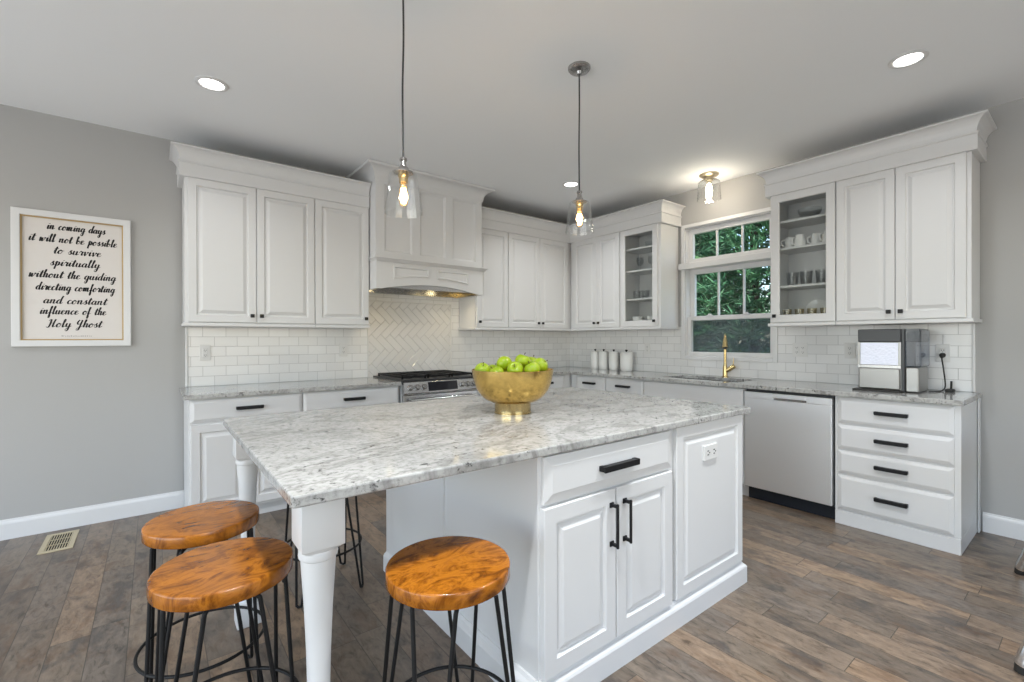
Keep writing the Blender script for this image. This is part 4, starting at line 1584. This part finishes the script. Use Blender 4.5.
vt = thing('floor_vent', 'beige metal floor register by the grey wall', 'vent', (-4.805, -0.27, 0))
bm = BM()
for a in ((-0.078, 0.078, -0.172, -0.142), (-0.078, 0.078, 0.142, 0.172), (-0.078, -0.052, -0.142, 0.142), (0.052, 0.078, -0.142, 0.142)):
    bx(bm, a[0], a[1], a[2], a[3], 0.0, 0.006, 0.002)
obj('frame', bm, M['beige'], vt)
bm = BM()
for k in range(9):
    xx = -0.048 + k * 0.012
    bx(bm, xx - 0.0022, xx + 0.0022, -0.142, 0.142, 0.001, 0.0045)
for yy in (-0.05, 0.05):
    bx(bm, -0.052, 0.052, yy - 0.003, yy + 0.003, 0.001, 0.0045)
obj('louvers', bm, M['beige'], vt)
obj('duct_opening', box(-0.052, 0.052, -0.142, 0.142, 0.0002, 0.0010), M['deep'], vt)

cn = None
for yy, rx, ry, lb in ((-0.537, 0.061, 0.056, 'white canister with dark knob nearest the corner'), (-0.670, 0.062, 0.056, 'white canister with dark knob, second from the corner'),
                       (-0.822, 0.062, 0.056, 'white canister with dark knob, third from the corner'), (-1.003, 0.077, 0.062, 'widest white canister with dark knob, nearest the window')):
    t = thing('canister', lb, 'canister', (-0.105, yy, CT), R90, 'white canisters on the window counter')
    for nm, pr, mt in (('jar', [(0.78, 0.0), (0.86, 0.006), (0.93, 0.03), (1.0, 0.09), (1.0, 0.185), (0.97, 0.192), (0.94, 0.196)], M['ceramic']),
                       ('lid', [(0.98, 0.1965), (1.0, 0.200), (1.0, 0.208), (0.96, 0.213), (0.2, 0.216)], M['ceramic']),
                       ('knob', [(0.10, 0.2162), (0.10, 0.222), (0.20, 0.226), (0.22, 0.234), (0.17, 0.240), (0.05, 0.241)], M['black'])):
        bm = BM()
        lathe(bm, pr, 32)
        for v_ in bm.verts:
            v_.co.x *= rx
            v_.co.y *= ry
        obj(nm, bm, mt, t, True)

# ---------------------------------------------------------------- ice maker
im = thing('ice_maker', 'countertop ice maker with dark top, lit ice window and side tank', 'ice maker', (-0.055, -3.250, CT), R90 + 0.02)
DI = 0.345
bm = BM()
bx(bm, 0.0, 0.238, -DI, -0.02, 0.335, 0.425, 0.006)
obj('top_cover', bm, M['plastic_dark'], im)
bm = BM()
bx(bm, 0.0, 0.238, -DI + 0.02, 0.0, 0.012, 0.335, 0.002)
bx(bm, 0.0, 0.014, -DI, -DI + 0.02, 0.158, 0.335)
bx(bm, 0.224, 0.238, -DI, -DI + 0.02, 0.158, 0.335)
obj('housing', bm, M['steel_mid'], im)
obj('ice_window', box(0.015, 0.223, -DI - 0.001, -DI + 0.019, 0.180, 0.332, 0.003), M['ice'], im)
obj('band', box(0.0, 0.238, -DI - 0.002, -DI + 0.019, 0.158, 0.179, 0.001), M['nickel'], im)
bm = BM()
bx(bm, 0.006, 0.232, -DI - 0.004, -DI + 0.019, 0.016, 0.157, 0.006)
obj('ice_drawer', bm, M['steel_mid'], im)
obj('spine', box(0.239, 0.256, -DI + 0.004, -0.01, 0.0, 0.425, 0.002), M['plastic_dark'], im)
bm = BM()
bx(bm, 0.257, 0.338, -DI + 0.010, -0.06, 0.170, 0.418, 0.008)
obj('water_tank', bm, M['tank'], im)
obj('tank_cap', box(0.257, 0.330, -DI + 0.010, -0.06, 0.336, 0.424, 0.004), mat('smoked_plastic', (0.06, 0.065, 0.07, 1), 0.2), im)
obj('tank_base', box(0.257, 0.328, -DI + 0.012, -0.05, 0.004, 0.168, 0.008), M['steel_mid'], im)
obj('drip_tray', box(-0.02, 0.25, -DI - 0.055, -DI + 0.03, 0.0, 0.011, 0.004), M['rubber'], im)
pc = obj('power_cord', tube(BM(), catmull([(-0.036, -3.64, 1.155), (-0.050, -3.642, 1.13), (-0.045, -3.65, 1.05), (-0.06, -3.66, 0.95), (-0.10, -3.65, 0.920), (-0.2, -3.635, 0.9195), (-0.22, -3.602, 0.9195)], 8), 0.004, 8), M['rubber'], None, True)
tag(pc, 'black power cord plugged into the outlet right of the ice maker', 'cord')
bm = BM()
tube(bm, [(-0.0170, -3.64, 1.158), (-0.034, -3.64, 1.158), (-0.044, -3.64, 1.142)], [0.017, 0.016, 0.008], 14)
obj('plug', bm, M['rubber'], pc, True)
sp_ = thing('ice_scoop', 'small black scoop on the counter right of the ice maker', 'scoop', (-0.10, -3.69, CT))
bm = BM()
bx(bm, -0.04, 0.03, -0.022, 0.022, 0.0, 0.020, 0.006)
obj('bowl', bm, M['rubber'], sp_)
obj('handle', tube(BM(), [(0.028, 0, 0.014), (0.042, 0, 0.03), (0.046, 0, 0.07)], 0.006, 8), M['rubber'], sp_, True)

# ---------------------------------------------------------------- glassware behind the glass doors
def vessel(name, prof, material, label, cat, x, y, z, group, handle=None, segs=28):
    t = thing(name, label, cat, (x, y, z), 0, group)
    bm = BM()
    lathe(bm, prof, segs, cap1=False)
    obj('body', bm, material, t, True, 50)
    if handle:
        obj('handle', tube(BM(), catmull(handle, 5), 0.006, 8), material, t, True)
    return t


def tumbler_prof(r, h):
    return [(r * 0.82, 0), (r, h), (r - 0.0025, h), (r * 0.82 - 0.002, 0.008), (0.004, 0.008)]


def bowl_prof(r, h):
    return [(r * 0.45, 0), (r * 0.72, h * 0.25), (r * 0.93, h * 0.65), (r, h), (r - 0.004, h), (r * 0.86, h * 0.62), (r * 0.6, h * 0.26), (0.004, h * 0.16)]


def mug_prof(r, h):        # upside-down cup
    return [(r, 0.0), (r, 0.004), (r * 0.93, h * 0.55), (r * 0.76, h * 0.93), (r * 0.7, h), (r * 0.45, h), (0.003, h)]


G1, G2 = 'glassware and china in the left glass cabinet', 'glassware and china in the right glass cabinet'
mh = lambda r, h, a: [(r * 0.86 * math.cos(a), r * 0.86 * math.sin(a), h * 0.8), ((r + 0.022) * math.cos(a), (r + 0.022) * math.sin(a), h * 0.66), ((r + 0.018) * math.cos(a), (r + 0.018) * math.sin(a), h * 0.3), (r * 0.95 * math.cos(a), r * 0.95 * math.sin(a), h * 0.2)]
# left cabinet, shelves at 1.417 / 1.704 / 2.005 / 2.241
vessel('glass_bowl', bowl_prof(0.06, 0.06), M['tumbler'], 'small clear bowl on the top shelf of the left glass cabinet', 'bowl', -0.19, -1.385, 2.2415, G1)
for yy, lb in ((-1.255, 'left of the two clear goblets in the left glass cabinet'), (-1.40, 'right of the two clear goblets in the left glass cabinet')):
    vessel('goblet', [(0.034, 0), (0.034, 0.003), (0.005, 0.008), (0.004, 0.05), (0.03, 0.07), (0.038, 0.10), (0.034, 0.145), (0.032, 0.145), (0.036, 0.10), (0.028, 0.073), (0.003, 0.055)], M['tumbler'], lb, 'glass', -0.19, yy, 2.0055, G1)
for yy, lb in ((-1.22, 'left of the two short tumblers in the left glass cabinet'), (-1.33, 'right of the two short tumblers in the left glass cabinet')):
    vessel('tumbler', tumbler_prof(0.042, 0.09), M['tumbler'], lb, 'glass', -0.20, yy, 1.7045, G1)
for yy, lb in ((-1.25, 'left white cup at the bottom of the left glass cabinet'), (-1.43, 'right white cup at the bottom of the left glass cabinet')):
    vessel('cup', bowl_prof(0.058, 0.095), M['porcelain'], lb, 'cup', -0.22, yy, UZ0 + 0.0325, G1)
# right cabinet
vessel('glass_bowl', bowl_prof(0.085, 0.085), M['tumbler'], 'clear glass bowl on the top shelf of the right glass cabinet', 'bowl', -0.17, -2.875, 2.2305, G2)
for yy, xx, a, lb in ((-2.735, -0.19, 2.4, 'leftmost white mug on the mug shelf'), (-2.825, -0.23, 2.5, 'white mug second from left, upside down on the mug shelf'),
                      (-2.925, -0.18, 2.3, 'white mug second from right, upside down on the mug shelf'), (-3.02, -0.23, 2.5, 'rightmost white mug on the mug shelf')):
    vessel('mug', mug_prof(0.042, 0.094), M['porcelain'], lb, 'mug', xx, yy, 2.0125, G2, mh(0.042, 0.094, a))
for yy, lb in ((-2.76, 'left square tumbler on the third shelf of the right glass cabinet'), (-2.86, 'middle square tumbler on the third shelf of the right glass cabinet'), (-2.97, 'right square tumbler on the third shelf of the right glass cabinet')):
    vessel('tumbler', tumbler_prof(0.045, 0.11), M['tumbler'], lb, 'glass', -0.20, yy, 1.7045, G2, segs=28)
pt_ = thing('plate', 'white plate standing against the back of the right glass cabinet', 'plate', (-0.075, -2.90, UZ0 + 0.0325 + 0.088), 0, G2)
bm = BM()
lathe(bm, [(0.05, 0.0), (0.058, 0.004), (0.085, 0.012), (0.086, 0.014), (0.058, 0.007), (0.05, 0.004), (0.002, 0.004)], 40)
bmesh.ops.transform(bm, matrix=Matrix.Rotation(-PI / 2 + 0.22, 4, 'Y'), verts=bm.verts)
obj('dish', bm, M['porcelain'], pt_, True)
M['goldglass'] = glass_mat('gold_tinted_glass', (0.92, 0.87, 0.72, 1), 2.2, 0.1)
for k, (yy, lb) in enumerate(((-2.735, 'leftmost small gold-tinted glass on the bottom shelf'), (-2.825, 'small gold-tinted glass on the bottom shelf, second from left'),
                              (-2.915, 'small gold-tinted glass on the bottom shelf, second from right'), (-3.005, 'rightmost small gold-tinted glass on the bottom shelf'))):
    vessel('votive_glass', tumbler_prof(0.034, 0.095), M['goldglass'], lb, 'glass', -0.24, yy, UZ0 + 0.0325, G2)

# ================================================================ framed lettering
fa = thing('framed_picture', 'white framed hand-lettered quote hanging on the grey wall', 'picture', (-4.755, 0, 1.235))
bm = BM()
x0, x1, z0, z1 = -0.297, 0.297, 0.0, 0.90
lv = [(0, 0.001), (0, 0.026), (0.003, 0.029), (0.038, 0.029), (0.041, 0.026), (0.041, 0.010), (0.041, 0.001), (0, 0.001)]
lp = rect_loops(bm, x0, x1, z0, z1, lv)
loops_to_faces(bm, lp, True)
obj('frame', bm, M['trim'], fa)
bm = BM()
lv = [(0.041, 0.006), (0.041, 0.020), (0.049, 0.018), (0.049, 0.006), (0.041, 0.006)]
lp = rect_loops(bm, x0, x1, z0, z1, lv)
loops_to_faces(bm, lp, True)
obj('gold_liner', bm, M['goldtrim'], fa)
obj('paper', box(x0 + 0.045, x1 - 0.045, -0.009, -0.004, z0 + 0.045, z1 - 0.045), M['paper'], fa)

# brush script: strokes per letter on a grid where the x-height is 1
GLY = {
 'a': (0.95, [[(.62, .85), (.35, 1), (.08, .55), (.18, .08), (.42, .1), (.62, .8)], [(.66, 1), (.62, .25), (.74, 0), (.98, .3)]]),
 'b': (0.85, [[(0, .5), (.3, 1.6), (.26, 2.0), (.12, 1.7), (.12, .2), (.35, 0), (.62, .35), (.52, .85), (.3, .8), (.45, .62), (.85, .75)]]),
 'c': (0.72, [[(.55, .8), (.38, 1), (.1, .6), (.16, .1), (.4, 0), (.74, .35)]]),
 'd': (0.95, [[(.6, .85), (.35, 1), (.08, .55), (.18, .08), (.42, .1), (.62, .7)], [(.78, 2.0), (.66, 1.3), (.62, .25), (.74, 0), (.98, .3)]]),
 'e': (0.72, [[(0, .3), (.5, .7), (.42, 1), (.14, .8), (.14, .15), (.4, 0), (.76, .35)]]),
 'f': (0.62, [[(0, .3), (.4, 1.5), (.42, 2.0), (.26, 1.85), (.22, .6), (.2, -.8), (.34, -.9), (.38, -.3), (.2, .1), (.66, .4)]]),
 'g': (0.92, [[(.62, .85), (.35, 1), (.08, .55), (.18, .08), (.42, .1), (.62, .8)], [(.66, 1), (.62, .2), (.56, -.75), (.32, -1.0), (.2, -.6), (.5, -.15), (.96, .35)]]),
 'h': (0.92, [[(0, .4), (.34, 1.6), (.3, 2.05), (.16, 1.7), (.14, 0)], [(.14, .5), (.42, 1), (.58, .85), (.56, .2), (.68, 0), (.95, .35)]]),
 'i': (0.52, [[(0, .4), (.2, 1), (.18, .2), (.3, 0), (.55, .35)], [(.3, 1.45), (.34, 1.35)]]),
 'l': (0.55, [[(0, .3), (.38, 1.5), (.34, 2.05), (.2, 1.75), (.18, .2), (.32, 0), (.58, .35)]]),
 'm': (1.40, [[(0, .7), (.14, 1), (.12, 0)], [(.14, .5), (.4, 1), (.52, .85), (.5, 0)], [(.52, .5), (.8, 1), (.94, .85), (.92, .2), (1.06, 0), (1.42, .35)]]),
 'n': (1.0, [[(0, .7), (.14, 1), (.12, 0)], [(.14, .5), (.45, 1), (.6, .85), (.58, .2), (.7, 0), (1.02, .35)]]),
 'o': (0.85, [[(.4, 1), (.1, .65), (.14, .1), (.4, 0), (.62, .4), (.55, .9), (.38, .98), (.45, .75), (.9, .8)]]),
 'p': (0.88, [[(0, .6), (.2, 1.1), (.14, -.9)], [(.16, .5), (.4, 1), (.62, .7), (.5, .1), (.28, .05), (.5, .1), (.9, .35)]]),
 'r': (0.72, [[(0, .6), (.16, 1.1), (.28, .92), (.5, .95), (.44, .3), (.54, 0), (.76, .35)]]),
 's': (0.70, [[(0, .3), (.38, 1.1), (.34, .75), (.5, .3), (.34, 0), (.1, .12), (.35, .05), (.74, .35)]]),
 't': (0.62, [[(0, .4), (.3, 1.75), (.22, .2), (.36, 0), (.66, .35)], [(.0, 1.22), (.3, 1.28), (.66, 1.22)]]),
 'u': (1.0, [[(0, .6), (.14, 1), (.12, .25), (.28, 0), (.5, .2), (.62, .9)], [(.64, 1), (.6, .2), (.72, 0), (1.02, .35)]]),
 'v': (0.82, [[(0, .7), (.14, 1), (.26, .1), (.34, 0), (.56, .6), (.58, 1), (.66, .75), (.86, .8)]]),
 'w': (1.2, [[(0, .7), (.14, 1), (.16, .1), (.3, .05), (.5, .9), (.5, .15), (.64, 0), (.9, .6), (.92, 1), (1.0, .75), (1.24, .8)]]),
 'y': (0.95, [[(0, .6), (.14, 1), (.14, .3), (.3, .05), (.52, .3), (.62, .9)], [(.66, 1), (.62, .2), (.56, -.75), (.32, -1.0), (.2, -.6), (.5, -.15), (.98, .35)]]),
 'H': (1.25, [[(-.1, 1.6), (.2, 1.95), (.28, 1.2), (.2, .1), (-.05, -.15), (-.2, .1)], [(.22, .95), (.8, 1.05)], [(.9, 2.0), (.78, 1.2), (.76, .2), (.9, 0), (1.25, .35)]]),
 'G': (1.1, [[(.3, 1.9), (.08, 1.3), (.22, .75), (.5, .9), (.66, 1.7)], [(.72, 1.9), (.64, .4), (.54, -.6), (.3, -.8), (.2, -.45), (.55, 0), (1.1, .4)]]),
 ' ': (0.75, []),
 '-': (0.7, [[(0, 1.1), (.35, 1.16), (.7, 1.1)]]),
}


def write(bm, text, cx, zb, width, xh, y):
    adv = sum(GLY[c][0] for c in text)
    s = width / adv
    x = cx - width / 2
    for c in text:
        a, strokes = GLY[c]
        for stq in strokes:
            pts = catmull([(p[0], p[1], 0) for p in stq], 6)
            P2 = [Vector((x + (p.x + 0.22 * p.y) * s - 0.1 * s, zb + p.y * xh)) for p in pts]
            prev = None
            for i, p in enumerate(P2):
                a_ = P2[max(i - 1, 0)]
                b_ = P2[min(i + 1, len(P2) - 1)]
                t = (b_ - a_)
                if t.length < 1e-9:
                    continue
                t.normalize()
                wd = xh * (0.055 + 0.125 * max(0.0, -t.y) ** 1.5)
                n_ = Vector((-t.y, t.x))
                cur = (bm.verts.new((p.x + n_.x * wd, y, p.y + n_.y * wd)), bm.verts.new((p.x - n_.x * wd, y, p.y - n_.y * wd)))
                if prev:
                    bm.faces.new((prev[0], prev[1], cur[1], cur[0]))
                prev = cur
        x += a * s


bm = BM()
ix0, iw, iz1, ih = x0 + 0.045, (x1 - x0) - 0.09, z1 - 0.045, (z1 - z0) - 0.09
for text, fa0, fa1, fb in (
    ('in coming days', 195, 445, .088), ('it will not be possible', 122, 497, .192), ('to survive', 222, 425, .285), ('spiritually', 208, 420, .385),
    ('without the guiding', 122, 492, .488), ('directing comforting', 150, 487, .590), ('and constant', 180, 450, .700), ('influence of the', 165, 447, .788), ('Holy Ghost', 197, 427, .895)):
    u0, u1 = (fa0 - 93) / 430, (fa1 - 93) / 430
    write(bm, text, ix0 + iw * (u0 + u1) / 2, iz1 - ih * fb, iw * (u1 - u0), 0.026, -0.0096)
# the faint signature line under the verse
me = bpy.data.meshes.new('lettering')
bm.to_mesh(me)
bm.free()
me.materials.append(M['ink'])
link(bpy.data.objects.new('lettering', me), fa)
bm = BM()
xx = ix0 + iw * 0.37
rnd = random.Random(2)
while xx < ix0 + iw * 0.66:
    wq = rnd.uniform(0.003, 0.007)
    hq = rnd.uniform(0.003, 0.006)
    bx(bm, xx, xx + wq, -0.0096, -0.009, iz1 - ih * 0.973, iz1 - ih * 0.973 + hq)
    xx += wq + rnd.uniform(0.002, 0.006)
obj('signature', bm, mat('grey_ink', (0.30, 0.28, 0.27, 1), 0.7), fa)

# ================================================================ table at the right edge of the picture
tb = thing('side_table', 'table whose splayed chrome legs only just show at the right edge', 'table', (-1.18, -4.75, 0))
for lx, ly in ((0.545, 0.703), (-0.545, 0.614), (0.545, -0.66), (-0.545, -0.595)):
    f_ = Vector((lx, ly, 0.0))
    t_ = Vector((lx * 0.86, ly * 0.74, 0.715))
    d_ = (t_ - f_).normalized()
    lg = obj('leg', tube(BM(), [f_ + d_ * 0.030, f_ + d_ * 0.045, f_ + d_ * 0.12, f_.lerp(t_, 0.5), t_], [0.026, 0.028, 0.022, 0.017, 0.017], 20), M['chrome'], tb, True)
    obj('foot_cap', tube(BM(), [f_ + Vector((0, 0, 0.0)), f_ + d_ * 0.032], [0.020, 0.025], 20), M['rubber'], lg, True)
obj('tabletop', box(-0.56, 0.56, -0.50, 0.50, 0.715, 0.745, 0.006), paint('pale_table_top', (0.42, 0.33, 0.22, 1), 0.4), tb)
